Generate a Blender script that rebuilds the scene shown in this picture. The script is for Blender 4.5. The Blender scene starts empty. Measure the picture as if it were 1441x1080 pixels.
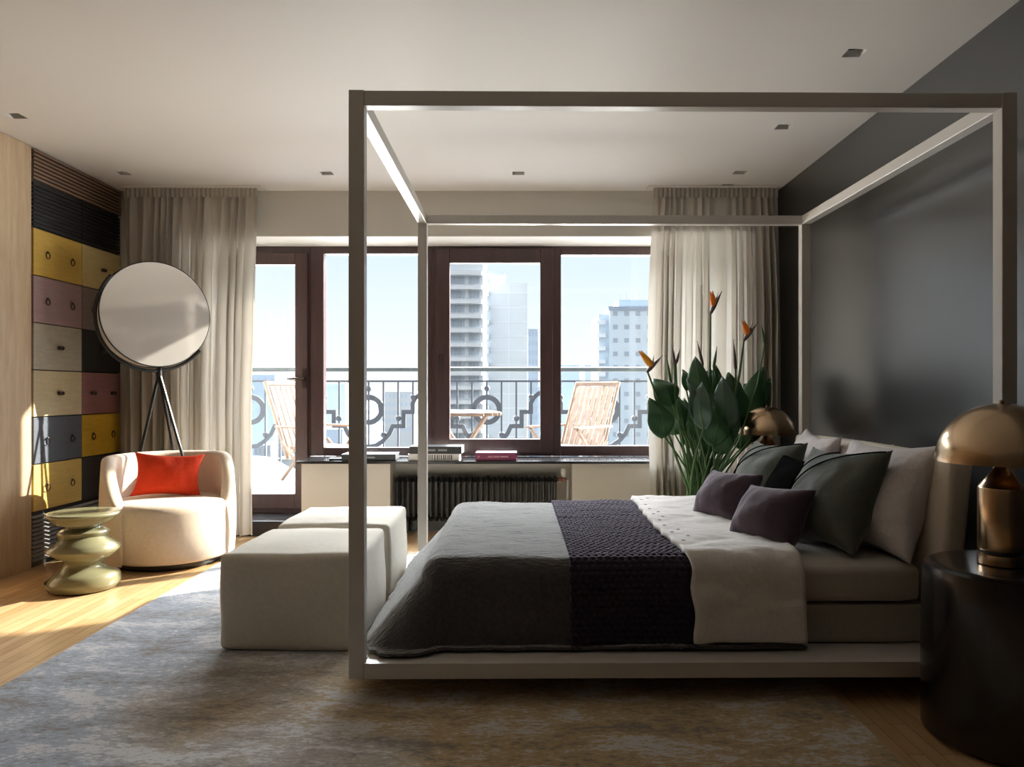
import bpy, math, random
from mathutils import Vector, Matrix, noise

random.seed(7)
C = bpy.context.scene.collection
PI = math.pi
F = 1060.0            # focal length in pixels of the 1441 px wide frame
VX, VY = 737.0, 550.0 # vanishing point
CAMZ = 1.2
WLOC = {}

def P(px, py, D):
    """photo pixel at distance D -> point"""
    s = F / D
    return Vector(((px - VX) / s, D, CAMZ - (py - VY) / s))

# ------------------------------------------------------------------ materials
def nodes(name):
    m = bpy.data.materials.new(name); m.use_nodes = True
    nt = m.node_tree
    return m, nt, nt.nodes['Principled BSDF']

def N(nt, kind, **kw):
    n = nt.nodes.new(kind)
    for k, v in kw.items():
        if k.startswith('_'): setattr(n, k[1:], v)
        else: n.inputs[k.replace('__', ' ')].default_value = v
    return n

def setc(b, col, rough=.5, metal=0., **kw):
    b.inputs['Base Color'].default_value = (*col, 1)
    b.inputs['Roughness'].default_value = rough
    b.inputs['Metallic'].default_value = metal
    for k, v in kw.items(): b.inputs[k.replace('__', ' ')].default_value = v

def coords(nt, scale=(1, 1, 1), rot=(0, 0, 0)):
    tc = N(nt, 'ShaderNodeTexCoord'); mp = N(nt, 'ShaderNodeMapping')
    mp.inputs['Scale'].default_value = scale; mp.inputs['Rotation'].default_value = rot
    nt.links.new(tc.outputs['Object'], mp.inputs['Vector'])
    return mp.outputs['Vector']

def plain(name, col, rough=.5, metal=0., bump=0., bscale=200., var=0., **kw):
    m, nt, b = nodes(name)
    setc(b, col, rough, metal, **kw)
    v = coords(nt)
    if var > 0:
        n = N(nt, 'ShaderNodeTexNoise', Scale=bscale * .15, Detail=4.)
        r = N(nt, 'ShaderNodeMapRange'); r.inputs['To Min'].default_value = 1 - var; r.inputs['To Max'].default_value = 1 + var
        mx = N(nt, 'ShaderNodeMix', _data_type='RGBA', _blend_type='MULTIPLY')
        mx.inputs[0].default_value = 1.; mx.inputs[6].default_value = (*col, 1)
        nt.links.new(v, n.inputs['Vector']); nt.links.new(n.outputs['Fac'], r.inputs['Value'])
        nt.links.new(r.outputs['Result'], mx.inputs[7]); nt.links.new(mx.outputs[2], b.inputs['Base Color'])
    if bump > 0:
        n = N(nt, 'ShaderNodeTexNoise', Scale=bscale, Detail=3.)
        bp = N(nt, 'ShaderNodeBump', Strength=bump, Distance=.01)
        nt.links.new(v, n.inputs['Vector']); nt.links.new(n.outputs['Fac'], bp.inputs['Height'])
        nt.links.new(bp.outputs['Normal'], b.inputs['Normal'])
    return m

def wood(name, c1, c2, scale=(1, 1, 1), rough=.45, bump=.1, nscale=6.):
    m, nt, b = nodes(name); setc(b, c1, rough)
    v = coords(nt, scale)
    n = N(nt, 'ShaderNodeTexNoise', Scale=nscale, Detail=6., Distortion=.6)
    w = N(nt, 'ShaderNodeTexNoise', Scale=nscale * 5, Detail=3.)
    ad = N(nt, 'ShaderNodeMath', _operation='MULTIPLY_ADD'); ad.inputs[1].default_value = .4
    cr = N(nt, 'ShaderNodeValToRGB')
    cr.color_ramp.elements[0].position = .45; cr.color_ramp.elements[0].color = (*c1, 1)
    cr.color_ramp.elements[1].position = .95; cr.color_ramp.elements[1].color = (*c2, 1)
    nt.links.new(v, n.inputs['Vector']); nt.links.new(v, w.inputs['Vector'])
    nt.links.new(w.outputs['Fac'], ad.inputs[0]); nt.links.new(n.outputs['Fac'], ad.inputs[2])
    nt.links.new(ad.outputs[0], cr.inputs['Fac']); nt.links.new(cr.outputs['Color'], b.inputs['Base Color'])
    bp = N(nt, 'ShaderNodeBump', Strength=bump, Distance=.004)
    nt.links.new(ad.outputs[0], bp.inputs['Height']); nt.links.new(bp.outputs['Normal'], b.inputs['Normal'])
    return m

def parquet(name):
    m, nt, b = nodes(name); setc(b, (.4, .22, .1), .3)
    v = coords(nt, (1, 1, 1), (0, 0, PI / 2))
    br = N(nt, 'ShaderNodeTexBrick', Scale=1., Mortar__Size=.0012, Brick__Width=.62, Row__Height=.055, Bias=0.)
    br.offset = .37
    br.inputs['Color1'].default_value = (.60, .415, .225, 1)
    br.inputs['Color2'].default_value = (.46, .285, .135, 1)
    br.inputs['Mortar'].default_value = (.10, .045, .018, 1)
    v2 = coords(nt, (14, 1.2, 1))
    n = N(nt, 'ShaderNodeTexNoise', Scale=4., Detail=6.)
    r = N(nt, 'ShaderNodeMapRange'); r.inputs['To Min'].default_value = .7; r.inputs['To Max'].default_value = 1.25
    mx = N(nt, 'ShaderNodeMix', _data_type='RGBA', _blend_type='MULTIPLY'); mx.inputs[0].default_value = 1.
    nt.links.new(v, br.inputs['Vector']); nt.links.new(v2, n.inputs['Vector'])
    nt.links.new(n.outputs['Fac'], r.inputs['Value']); nt.links.new(br.outputs['Color'], mx.inputs[6])
    nt.links.new(r.outputs['Result'], mx.inputs[7]); nt.links.new(mx.outputs[2], b.inputs['Base Color'])
    return m

def rug_mat():
    m, nt, b = nodes('rug_pile'); setc(b, (.3, .3, .3), .9)
    v = coords(nt); vs = coords(nt, (1.0, 2.2, 1))
    big = N(nt, 'ShaderNodeTexNoise', Scale=.9, Detail=3., Roughness=.5)
    mid = N(nt, 'ShaderNodeTexNoise', Scale=2.1, Detail=9., Roughness=.72, Distortion=.4)
    fine = N(nt, 'ShaderNodeTexNoise', Scale=34., Detail=6., Roughness=.75)
    for n in (big,): nt.links.new(v, n.inputs['Vector'])
    nt.links.new(vs, mid.inputs['Vector']); nt.links.new(vs, fine.inputs['Vector'])
    sx = N(nt, 'ShaderNodeSeparateXYZ'); nt.links.new(v, sx.inputs[0])
    gx = N(nt, 'ShaderNodeMapRange'); gx.inputs['From Min'].default_value = -1.9; gx.inputs['From Max'].default_value = -.2
    gx.inputs['To Min'].default_value = -.32; gx.inputs['To Max'].default_value = .22
    nt.links.new(sx.outputs['X'], gx.inputs['Value'])
    ad = N(nt, 'ShaderNodeMath', _operation='ADD'); nt.links.new(big.outputs['Fac'], ad.inputs[0]); nt.links.new(gx.outputs['Result'], ad.inputs[1])
    st = N(nt, 'ShaderNodeMapRange'); st.inputs['From Min'].default_value = .38; st.inputs['From Max'].default_value = .62
    nt.links.new(ad.outputs[0], st.inputs['Value'])
    base = N(nt, 'ShaderNodeMix', _data_type='RGBA')
    base.inputs[6].default_value = (.31, .355, .42, 1); base.inputs[7].default_value = (.46, .335, .165, 1)
    nt.links.new(st.outputs['Result'], base.inputs[0])
    # pale worn patches
    m2 = N(nt, 'ShaderNodeMath', _operation='MULTIPLY_ADD'); m2.inputs[1].default_value = .75
    nt.links.new(fine.outputs['Fac'], m2.inputs[0]); nt.links.new(mid.outputs['Fac'], m2.inputs[2])
    r1 = N(nt, 'ShaderNodeMapRange'); r1.inputs['From Min'].default_value = .90; r1.inputs['From Max'].default_value = .97
    nt.links.new(m2.outputs[0], r1.inputs['Value'])
    x1 = N(nt, 'ShaderNodeMix', _data_type='RGBA'); x1.inputs[7].default_value = (.60, .60, .60, 1)
    nt.links.new(r1.outputs['Result'], x1.inputs[0]); nt.links.new(base.outputs[2], x1.inputs[6])
    # darker threads
    r2 = N(nt, 'ShaderNodeMapRange'); r2.inputs['From Min'].default_value = .84; r2.inputs['From Max'].default_value = .74
    nt.links.new(m2.outputs[0], r2.inputs['Value'])
    x2 = N(nt, 'ShaderNodeMix', _data_type='RGBA'); x2.inputs[7].default_value = (.20, .175, .15, 1)
    nt.links.new(r2.outputs['Result'], x2.inputs[0]); nt.links.new(x1.outputs[2], x2.inputs[6])
    nt.links.new(x2.outputs[2], b.inputs['Base Color'])
    pile = N(nt, 'ShaderNodeTexNoise', Scale=420., Detail=2.)
    nt.links.new(v, pile.inputs['Vector'])
    bp = N(nt, 'ShaderNodeBump', Strength=.5, Distance=.006)
    nt.links.new(pile.outputs['Fac'], bp.inputs['Height']); nt.links.new(bp.outputs['Normal'], b.inputs['Normal'])
    b.inputs['Sheen Weight'].default_value = .25
    return m

def fabric(name, col, rough=.85, sheen=.2, weave=500., bump=.3, wr=0., wscale=5., var=.06, sheen_rough=.4, tint=None, wvec=(1, 1, 1)):
    m, nt, b = nodes(name); setc(b, col, rough)
    b.inputs['Specular IOR Level'].default_value = .15; b.inputs['Sheen Weight'].default_value = sheen; b.inputs['Sheen Roughness'].default_value = sheen_rough
    if tint: b.inputs['Sheen Tint'].default_value = (*tint, 1)
    v = coords(nt); vw = coords(nt, wvec)
    n = N(nt, 'ShaderNodeTexNoise', Scale=weave, Detail=2.)
    n2 = N(nt, 'ShaderNodeTexNoise', Scale=wscale, Detail=5., Roughness=.55)
    nt.links.new(v, n.inputs['Vector']); nt.links.new(vw, n2.inputs['Vector'])
    b1 = N(nt, 'ShaderNodeBump', Strength=bump, Distance=.003); nt.links.new(n.outputs['Fac'], b1.inputs['Height'])
    b2 = N(nt, 'ShaderNodeBump', Strength=wr, Distance=.03); nt.links.new(n2.outputs['Fac'], b2.inputs['Height'])
    nt.links.new(b1.outputs['Normal'], b2.inputs['Normal']); nt.links.new(b2.outputs['Normal'], b.inputs['Normal'])
    if var:
        r = N(nt, 'ShaderNodeMapRange'); r.inputs['To Min'].default_value = 1 - var * 2; r.inputs['To Max'].default_value = 1 + var * 2
        n3 = N(nt, 'ShaderNodeTexNoise', Scale=60., Detail=4.); nt.links.new(vw, n3.inputs['Vector'])
        nt.links.new(n3.outputs['Fac'], r.inputs['Value'])
        mx = N(nt, 'ShaderNodeMix', _data_type='RGBA', _blend_type='MULTIPLY'); mx.inputs[0].default_value = 1.
        mx.inputs[6].default_value = (*col, 1); nt.links.new(r.outputs['Result'], mx.inputs[7])
        nt.links.new(mx.outputs[2], b.inputs['Base Color'])
    return m

def curtain_mat(name, col):
    m, nt, b = nodes(name); setc(b, col, .9)
    tr = N(nt, 'ShaderNodeBsdfTranslucent'); tr.inputs['Color'].default_value = (*[c * .95 for c in col], 1)
    mx = N(nt, 'ShaderNodeMixShader'); mx.inputs[0].default_value = .22
    out = nt.nodes['Material Output']
    nt.links.new(b.outputs[0], mx.inputs[1]); nt.links.new(tr.outputs[0], mx.inputs[2]); nt.links.new(mx.outputs[0], out.inputs['Surface'])
    v = coords(nt, (1, 1, 1)); n = N(nt, 'ShaderNodeTexNoise', Scale=500., Detail=2.)
    bp = N(nt, 'ShaderNodeBump', Strength=.2, Distance=.002)
    nt.links.new(v, n.inputs['Vector']); nt.links.new(n.outputs['Fac'], bp.inputs['Height']); nt.links.new(bp.outputs['Normal'], b.inputs['Normal'])
    return m

def glass_mat(name):
    m = bpy.data.materials.new(name); m.use_nodes = True; nt = m.node_tree
    nt.nodes.remove(nt.nodes['Principled BSDF']); out = nt.nodes['Material Output']
    t = N(nt, 'ShaderNodeBsdfTransparent'); t.inputs['Color'].default_value = (.96, .98, .98, 1)
    g = N(nt, 'ShaderNodeBsdfGlossy'); g.inputs['Roughness'].default_value = .02
    lw = N(nt, 'ShaderNodeLayerWeight'); pw = N(nt, 'ShaderNodeMath', _operation='POWER'); pw.inputs[1].default_value = 5.
    fr = N(nt, 'ShaderNodeMath', _operation='MULTIPLY_ADD'); fr.inputs[1].default_value = .9; fr.inputs[2].default_value = .03
    mx = N(nt, 'ShaderNodeMixShader'); nt.links.new(lw.outputs['Facing'], pw.inputs[0]); nt.links.new(pw.outputs[0], fr.inputs[0])
    nt.links.new(fr.outputs[0], mx.inputs[0]); nt.links.new(t.outputs[0], mx.inputs[1]); nt.links.new(g.outputs[0], mx.inputs[2])
    nt.links.new(mx.outputs[0], out.inputs['Surface'])
    return m

M = {}
M['ceiling'] = plain('ceiling_paint', (.82, .80, .77), .7)
M['plaster'] = plain('cream_plaster', (.62, .595, .545), .8, bump=.05)
M['reveal'] = plain('white_plaster', (.78, .76, .72), .7)
M['dark_wall'] = plain('charcoal_wall_paint', (.015, .015, .015), .30, bump=.01, bscale=60, Specular__IOR__Level=.75, Coat__Weight=.45, Coat__Roughness=.22)
M['parquet'] = parquet('oak_strip_parquet')
M['oak'] = wood('oak_veneer', (.39, .265, .155), (.50, .37, .24), (9, 9, .9), .5, .05, 3.)
M['stone'] = plain('dark_stone', (.022, .022, .024), .18)
M['frame_wood'] = wood('mahogany_frame', (.052, .028, .029), (.078, .042, .040), (6, 6, 1), .32, .02)
M['glass'] = glass_mat('window_glass')
M['black_metal'] = plain('black_metal', (.015, .015, .016), .35)
M['bronze'] = plain('dark_bronze', (.05, .035, .028), .35, .8)
M['curtain'] = curtain_mat('linen_curtain', (.56, .52, .46))
M['bed_frame'] = plain('taupe_lacquer', (.54, .51, .47), .32)
M['bed_base'] = fabric('bed_base_leather', (.36, .33, .28), .5, .05, 200, .1)
M['sheet'] = fabric('fitted_sheet', (.44, .41, .365), .85, .1, 600, .15, .25, 3.)
M['duvet'] = fabric('white_linen_duvet', (.66, .63, .60), .85, .25, 500, .2, .5, 6.)
M['white_cotton'] = fabric('white_cotton_pillow', (.62, .58, .575), .85, .15, 500, .2, .6, 7.)
M['grey_throw'] = fabric('grey_wool_throw', (.066, .060, .061), .9, 1., 90, .7, .45, 26., .25, .45, (.92, .93, .90), (1, 3.2, 1))
M['plum_knit'] = fabric('plum_knit', (.034, .025, .040), .9, .5, 130, .8, 0., 5., .2, .35, (.72, .66, .80))
M['green_pillow'] = fabric('grey_green_velvet', (.105, .115, .10), .8, .35, 500, .2, .3, 8., .08, .4)
M['black_pillow'] = fabric('black_velvet', (.008, .008, .008), .9, .0, 500, .2, .3, 8.)
M['black_pillow'].node_tree.nodes['Principled BSDF'].inputs['Specular IOR Level'].default_value = 0.
M['plum_pillow'] = fabric('plum_velvet', (.075, .052, .066), .8, .5, 500, .2, .3, 8., .08, .4, (.8, .72, .78))
M['headboard'] = fabric('cream_headboard', (.56, .50, .41), .6, .1, 200, .08)
M['ottoman'] = fabric('ivory_canvas', (.60, .56, .48), .85, .12, 420, .2, .25, 3.5)
M['chair'] = fabric('cream_boucle', (.66, .55, .44), .9, .15, 380, .35, .1, 4.)
M['red'] = fabric('orange_red_velvet', (.62, .045, .012), .7, .35, 500, .2, .3, 9., .08, .35, (1, .35, .2))
M['ceramic'] = plain('olive_glaze', (.195, .185, .105), .22, var=.12, bscale=30)
M['brass'] = plain('brushed_brass', (.56, .40, .25), .21, 1., Anisotropic=.5)
M['lacquer'] = plain('black_brown_lacquer', (.010, .007, .006), .24, Coat__Weight=.35, Coat__Roughness=.12)
M['disc'] = plain('glossy_lamp_disc', (.90, .87, .83), .09, .4)
M['white_plastic'] = plain('white_plastic', (.75, .74, .72), .4)
M['spot_dark'] = plain('spot_lens', (.05, .05, .05), .25)
M['radiator'] = plain('radiator_enamel', (.009, .009, .010), .38)
M['copper'] = plain('copper', (.45, .20, .14), .35, 1.)
M['rug'] = rug_mat()
M['leaf'] = plain('leaf_green', (.035, .105, .040), .38, var=.25, bscale=60)
M['leaf_pale'] = plain('leaf_grey_green', (.055, .105, .070), .42, var=.25, bscale=60)
M['stem'] = plain('stem_green', (.06, .13, .035), .5, var=.3, bscale=90)
M['orange'] = plain('sepal_orange', (.85, .22, .01), .5)
M['yellow_orange'] = plain('sepal_amber', (.90, .38, .02), .5)
M['bract'] = plain('bract_mauve', (.13, .085, .08), .5)
M['pot'] = plain('dark_pot', (.03, .03, .03), .4)
M['snow'] = plain('snow', (.30, .305, .315), .8, bump=.5, bscale=14)
M['iron'] = plain('painted_iron', (.05, .06, .078), .6)
M['handrail'] = plain('pale_metal_handrail', (.05, .065, .07), .5)
M['teak'] = wood('weathered_teak', (.24, .165, .12), (.32, .225, .165), (1, 1, 4), .7, .1)
def paintwood(n, c): return wood(n, [x * .80 for x in c], c, (1.5, 1.5, 9), .42, .25, 5.)
DC = {
 'yellow': paintwood('yellow_stained_wood', (.62, .40, .075)),
 'straw': paintwood('straw_stained_wood', (.58, .45, .20)),
 'mauve': paintwood('mauve_stained_wood', (.37, .245, .25)),
 'taupe': paintwood('taupe_stained_wood', (.22, .17, .155)),
 'greige': paintwood('greige_stained_wood', (.42, .38, .30)),
 'black': paintwood('black_stained_wood', (.022, .022, .022)),
 'cream': paintwood('cream_stained_wood', (.60, .50, .32)),
 'rose': paintwood('rose_stained_wood', (.30, .14, .14)),
 'slate': paintwood('slate_stained_wood', (.10, .115, .145)),
 'charcoal': paintwood('charcoal_stained_wood', (.035, .036, .04)),
 'ochre': paintwood('ochre_stained_wood', (.60, .37, .03)),
 'butter': paintwood('butter_stained_wood', (.66, .46, .13)),
}
M['slat_wood'] = wood('walnut_slats', (.17, .10, .06), (.26, .16, .10), (6, 1, 6), .5)
M['louvre_black'] = plain('black_louvre', (.012, .012, .013), .4)

# ------------------------------------------------------------------ mesh builder
class MB:
    def __init__(s): s.v = []; s.f = []
    def add(s, vs, fs):
        k = len(s.v); s.v += [tuple(v) for v in vs]; s.f += [tuple(i + k for i in f) for f in fs]; return s
    def box(s, x0, x1, y0, y1, z0, z1):
        vs = [(x, y, z) for z in (z0, z1) for y in (y0, y1) for x in (x0, x1)]
        return s.add(vs, [(0, 2, 3, 1), (4, 5, 7, 6), (0, 1, 5, 4), (2, 6, 7, 3), (0, 4, 6, 2), (1, 3, 7, 5)])
    def grid(s, nu, nv, fn, closed=False):
        vs = [fn(i / nu, j / nv) for j in range(nv + 1) for i in range(nu + (0 if closed else 1))]
        w = nu if closed else nu + 1
        fs = []
        for j in range(nv):
            for i in range(nu):
                a = j * w + i; b = j * w + (i + 1) % w
                fs.append((a, b, b + w, a + w))
        return s.add(vs, fs)
    def lathe(s, prof, cx=0, cy=0, n=48, cap=True):
        k = len(s.v)
        vs = []; fs = []
        for r, z in prof:
            for i in range(n):
                a = 2 * PI * i / n; vs.append((cx + r * math.cos(a), cy + r * math.sin(a), z))
        for j in range(len(prof) - 1):
            for i in range(n):
                i2 = (i + 1) % n; fs.append((j * n + i, j * n + i2, (j + 1) * n + i2, (j + 1) * n + i))
        if cap:
            fs.append(tuple(range(n))[::-1]); fs.append(tuple((len(prof) - 1) * n + i for i in range(n)))
        return s.add(vs, fs)
    def tube(s, pts, r, n=8, cap=True):
        pts = [Vector(p) for p in pts]; m = len(pts)
        rs = r if isinstance(r, (list, tuple)) else [r] * m
        vs = []; fs = []; ref = None
        for i, p in enumerate(pts):
            t = (pts[min(i + 1, m - 1)] - pts[max(i - 1, 0)])
            if t.length < 1e-9: t = Vector((0, 0, 1))
            t.normalize()
            if ref is None:
                ref = Vector((0, 0, 1)) if abs(t.z) < .9 else Vector((1, 0, 0))
            u = (ref - t * ref.dot(t)); 
            if u.length < 1e-6: u = t.orthogonal()
            u.normalize(); ref = u; w = t.cross(u)
            for k in range(n):
                a = 2 * PI * k / n
                vs.append(p + (u * math.cos(a) + w * math.sin(a)) * rs[i])
        for j in range(m - 1):
            for k in range(n):
                k2 = (k + 1) % n; fs.append((j * n + k, j * n + k2, (j + 1) * n + k2, (j + 1) * n + k))
        if cap: fs.append(tuple(range(n))[::-1]); fs.append(tuple((m - 1) * n + k for k in range(n)))
        return s.add(vs, fs)
    def ball(s, c, r, n=12, sz=1.):
        c = Vector(c); m = n // 2
        prof = [(max(1e-4, math.sin(PI * j / m)) * r, -math.cos(PI * j / m) * r * sz) for j in range(m + 1)]
        vs = []; fs = []
        for rr, z in prof:
            for i in range(n):
                a = 2 * PI * i / n; vs.append(c + Vector((rr * math.cos(a), rr * math.sin(a), z)))
        for j in range(m):
            for i in range(n):
                i2 = (i + 1) % n; fs.append((j * n + i, j * n + i2, (j + 1) * n + i2, (j + 1) * n + i))
        return s.add(vs, fs)
    def strip(s, pts, w, y0, y1, closed=False):
        """flat bar of width w following (x, z) points, from depth y0 to y1"""
        m = len(pts); L = []; R = []
        for i, p in enumerate(pts):
            if closed: a = Vector(pts[i - 1]); b = Vector(pts[(i + 1) % m])
            else: a = Vector(pts[max(i - 1, 0)]); b = Vector(pts[min(i + 1, m - 1)])
            p = Vector(p); d1 = (p - a); d2 = (b - p)
            d = (d1.normalized() if d1.length > 1e-9 else Vector((0, 0))) + (d2.normalized() if d2.length > 1e-9 else Vector((0, 0)))
            d.normalize(); nn = Vector((-d.y, d.x))
            ref = (d2 if d2.length > 1e-9 else d1).normalized(); k = max(.5, abs(ref.dot(d)))
            L.append(p + nn * w / 2 / k); R.append(p - nn * w / 2 / k)
        vs = []
        for i in range(m):
            vs += [(L[i].x, y0, L[i].y), (R[i].x, y0, R[i].y), (R[i].x, y1, R[i].y), (L[i].x, y1, L[i].y)]
        fs = []
        for i in range(m if closed else m - 1):
            j = (i + 1) % m
            for k in range(4):
                k2 = (k + 1) % 4; fs.append((i * 4 + k, i * 4 + k2, j * 4 + k2, j * 4 + k))
        if not closed: fs += [(3, 2, 1, 0), tuple((m - 1) * 4 + k for k in range(4))]
        return s.add(vs, fs)
    def softbox(s, x0, x1, y0, y1, z0, z1, r=.03, bulge=0., n=14, wob=0., seed=0.):
        """box with rounded edges and slightly bulging faces"""
        c = Vector(((x0 + x1) / 2, (y0 + y1) / 2, (z0 + z1) / 2)); h = Vector(((x1 - x0) / 2, (y1 - y0) / 2, (z1 - z0) / 2))
        def tr(p):
            q = Vector((p[0] * h[0], p[1] * h[1], p[2] * h[2]))
            inn = Vector([max(-h[k] + r, min(h[k] - r, q[k])) for k in range(3)])
            d = q - inn
            if d.length > 1e-9: q = inn + d.normalized() * r
            for k in range(3):
                a, b = [j for j in range(3) if j != k]
                w = (1 - p[a] ** 2) * (1 - p[b] ** 2)
                if abs(p[k]) > .99: q[k] += math.copysign(bulge * w, p[k])
            if wob:
                nn = noise.noise_vector((c + q) * 4 + Vector((seed, 0, 0))); q += nn * wob
            return c + q
        # denser towards the edges so that the rounding is smooth
        def w(t):
            t = t * 2 - 1
            return math.copysign(abs(t) ** .55, t)
        vals = [w(i / n) for i in range(n + 1)]
        for ax in range(3):
            a, b = [j for j in range(3) if j != ax]
            for sg in (-1, 1):
                k0 = len(s.v)
                for j in range(n + 1):
                    for i in range(n + 1):
                        p = [0, 0, 0]; p[ax] = sg; p[a] = vals[i]; p[b] = vals[j]; s.v.append(tuple(tr(p)))
                flip = (sg > 0) == (ax != 1)
                for j in range(n):
                    for i in range(n):
                        q = k0 + j * (n + 1) + i; f = (q, q + 1, q + n + 2, q + n + 1)
                        s.f.append(f if flip else f[::-1])
        return s
    def xform(s, mat, k0=0):
        s.v[k0:] = [tuple(mat @ Vector(v)) for v in s.v[k0:]]; return s
    def build(s, name, mat, parent=None, smooth=False, bevel=0., weld=False, solid=0., sharp=35):
        me = bpy.data.meshes.new(name); me.from_pydata(s.v, [], s.f); me.update()
        import bmesh
        bm = bmesh.new(); bm.from_mesh(me)
        if weld: bmesh.ops.remove_doubles(bm, verts=bm.verts, dist=1e-5)
        bmesh.ops.recalc_face_normals(bm, faces=bm.faces)
        bm.to_mesh(me); bm.free()
        me.materials.append(mat)
        o = bpy.data.objects.new(name, me); C.objects.link(o)
        if parent is not None:
            o.parent = parent; w = WLOC.get(parent.name, Vector((0, 0, 0)))
            o.location = -w; WLOC[o.name] = Vector((0, 0, 0))
        else: WLOC[o.name] = Vector((0, 0, 0))
        if smooth:
            for p in me.polygons: p.use_smooth = True
            if smooth != 'all': me.set_sharp_from_angle(angle=math.radians(sharp))
        if bevel > 0:
            b = o.modifiers.new('edge', 'BEVEL'); b.width = bevel; b.segments = 2; b.limit_method = 'ANGLE'
        if solid:
            b = o.modifiers.new('thick', 'SOLIDIFY'); b.thickness = solid; b.offset = 0
        return o

def tag(o, label=None, cat=None, group=None, kind=None):
    if label: o['label'] = label
    if cat: o['category'] = cat
    if group: o['group'] = group
    if kind: o['kind'] = kind
    return o
def empty(name, loc, label, cat, group=None, kind=None):
    o = bpy.data.objects.new(name, None); C.objects.link(o); o.location = loc; o.empty_display_size = .1
    WLOC[o.name] = Vector(loc)
    return tag(o, label, cat, group, kind)
def copy_tree(o, parent=None):
    c = o.copy(); C.objects.link(c)
    if parent is not None: c.parent = parent
    for ch in list(o.children): copy_tree(ch, c)
    return c
def plabel(o, s): o['label'] = s; return o

# ------------------------------------------------------------------ room
XL, XR, YB, YF, ZC = -3.31, 2.09, 6.2, -1.6, 2.845
XW = -3.75
tag(MB().box(XW - .1, XR + .1, YF - .1, YB + .5, -.12, 0).build('floor', M['parquet']), 'oak strip parquet floor', kind='structure')
# ceiling with square openings for the recessed spots
SPOTS = [(1.61, 3.67, 'recessed square ceiling spot nearest the dark wall, above the near bed post'),
         (1.62, 4.70, 'recessed ceiling spot seen inside the bed canopy by the dark wall'),
         (1.63, 5.68, 'recessed ceiling spot just before the right curtain, the larger of that pair'),
         (1.63, 6.04, 'small recessed ceiling spot right against the top of the right curtain'),
         (-.04, 5.70, 'recessed ceiling spot above the middle of the window'),
         (-1.49, 5.70, 'recessed ceiling spot just outside the canopy, above the balcony door side'),
         (-3.03, 5.70, 'recessed ceiling spot in the corner above the left curtain and louvres'),
         (-3.04, 4.51, 'recessed ceiling spot above the oak wall panel')]
hs = .045
xs = sorted({XW - .1, XR + .1} | {round(c + d, 4) for c, _, _ in SPOTS for d in (-hs, hs)})
ys = sorted({YF - .1, YB + .5} | {round(c + d, 4) for _, c, _ in SPOTS for d in (-hs, hs)})
cm = MB()
for i in range(len(xs) - 1):
    for j in range(len(ys) - 1):
        mx, my = (xs[i] + xs[i + 1]) / 2, (ys[j] + ys[j + 1]) / 2
        if any(abs(mx - a) < hs and abs(my - b) < hs for a, b, _ in SPOTS): continue
        cm.add([(xs[i], ys[j], ZC), (xs[i + 1], ys[j], ZC), (xs[i + 1], ys[j + 1], ZC), (xs[i], ys[j + 1], ZC)], [(0, 3, 2, 1)])
cm.box(XW - .1, XR + .1, YF - .1, YB + .5, ZC + .16, ZC + .2)
tag(cm.build('ceiling', M['ceiling']), 'white plaster ceiling', kind='structure')
for x, y, lb in SPOTS:
    t = empty('ceiling_spot', (x, y, ZC), lb, 'ceiling light', 'recessed ceiling spots')
    m = MB()
    h = hs; z0, z1 = ZC, ZC + .06
    for (a, b, c, d) in ((x - h - .004, x - h, y - h, y + h), (x + h, x + h + .004, y - h, y + h), (x - h, x + h, y - h - .004, y - h), (x - h, x + h, y + h, y + h + .004)):
        m.box(a, b, c, d, z0 + .0005, z1)
    m.box(x - h, x + h, y - h, y + h, z1, z1 + .004)
    m.build('housing', M['white_plastic'], t)
    m = MB(); m.lathe([(.001, ZC + .03), (.036, ZC + .03), (.036, ZC + .055), (.001, ZC + .058)], x - .006, y, 20, False)
    m.build('lens', M['spot_dark'], t, True)

tag(MB().box(XR, XR + .1, YF - .1, YB + .5, 0, ZC).build('wall_right', M['dark_wall']), 'charcoal painted wall behind the bed', kind='structure')
tag(MB().box(XW - .1, XW, YF - .1, YB + .5, 0, ZC).build('wall_left', M['plaster']), 'wall behind the oak panelling', kind='structure')
tag(MB().box(XW, XR, YF - .1, YF, 0, ZC).build('wall_front', plain('warm_grey_paint', (.30, .28, .25), .8)), 'wall behind the camera', kind='structure')
# back wall: lintel, side piers, under-sill piers and niche
WY = 6.62; OX0, OX1, OZ = -2.75, 1.75, 2.475
wb = MB()
wb.box(XW, OX0, YB, YB + .5, 0, ZC)
wb.box(OX1, XR, YB, YB + .5, 0, ZC)
wb.box(OX0, OX1, YB, YB + .5, OZ, ZC)
SZ = .60
wb.box(-1.83, -1.10, YB, YB + .5, 0, SZ)         # pier left of the radiator niche
wb.box(.40, OX1, YB, YB + .5, 0, SZ)             # pier right of it
wb.box(-1.10, .40, YB + .27, YB + .5, 0, SZ)     # back of the niche
tag(wb.build('wall_back', M['plaster']), 'cream window wall', kind='structure')
tag(MB().box(OX0, OX1, YB - .0, YB + .5, OZ - .006, OZ - .0005).build('trim_1', M['reveal']), 'white soffit above the windows', kind='structure')
tag(MB().box(OX0, -1.832, YB + .002, YB + .5, 0, .125).build('trim_2', M['stone'], bevel=.004), 'black stone step before the balcony door', kind='structure')
bb = MB(); bb.box(-1.83, -1.10, YB - .012, YB, 0, .11); bb.box(.40, XR, YB - .012, YB, 0, .11); bb.box(-1.10, .40, YB + .258, YB + .27, 0, .11); bb.box(XW, OX0, YB - .012, YB, 0, .11)
tag(bb.build('baseboard_back', M['stone']), 'black baseboard', kind='structure')
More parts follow.
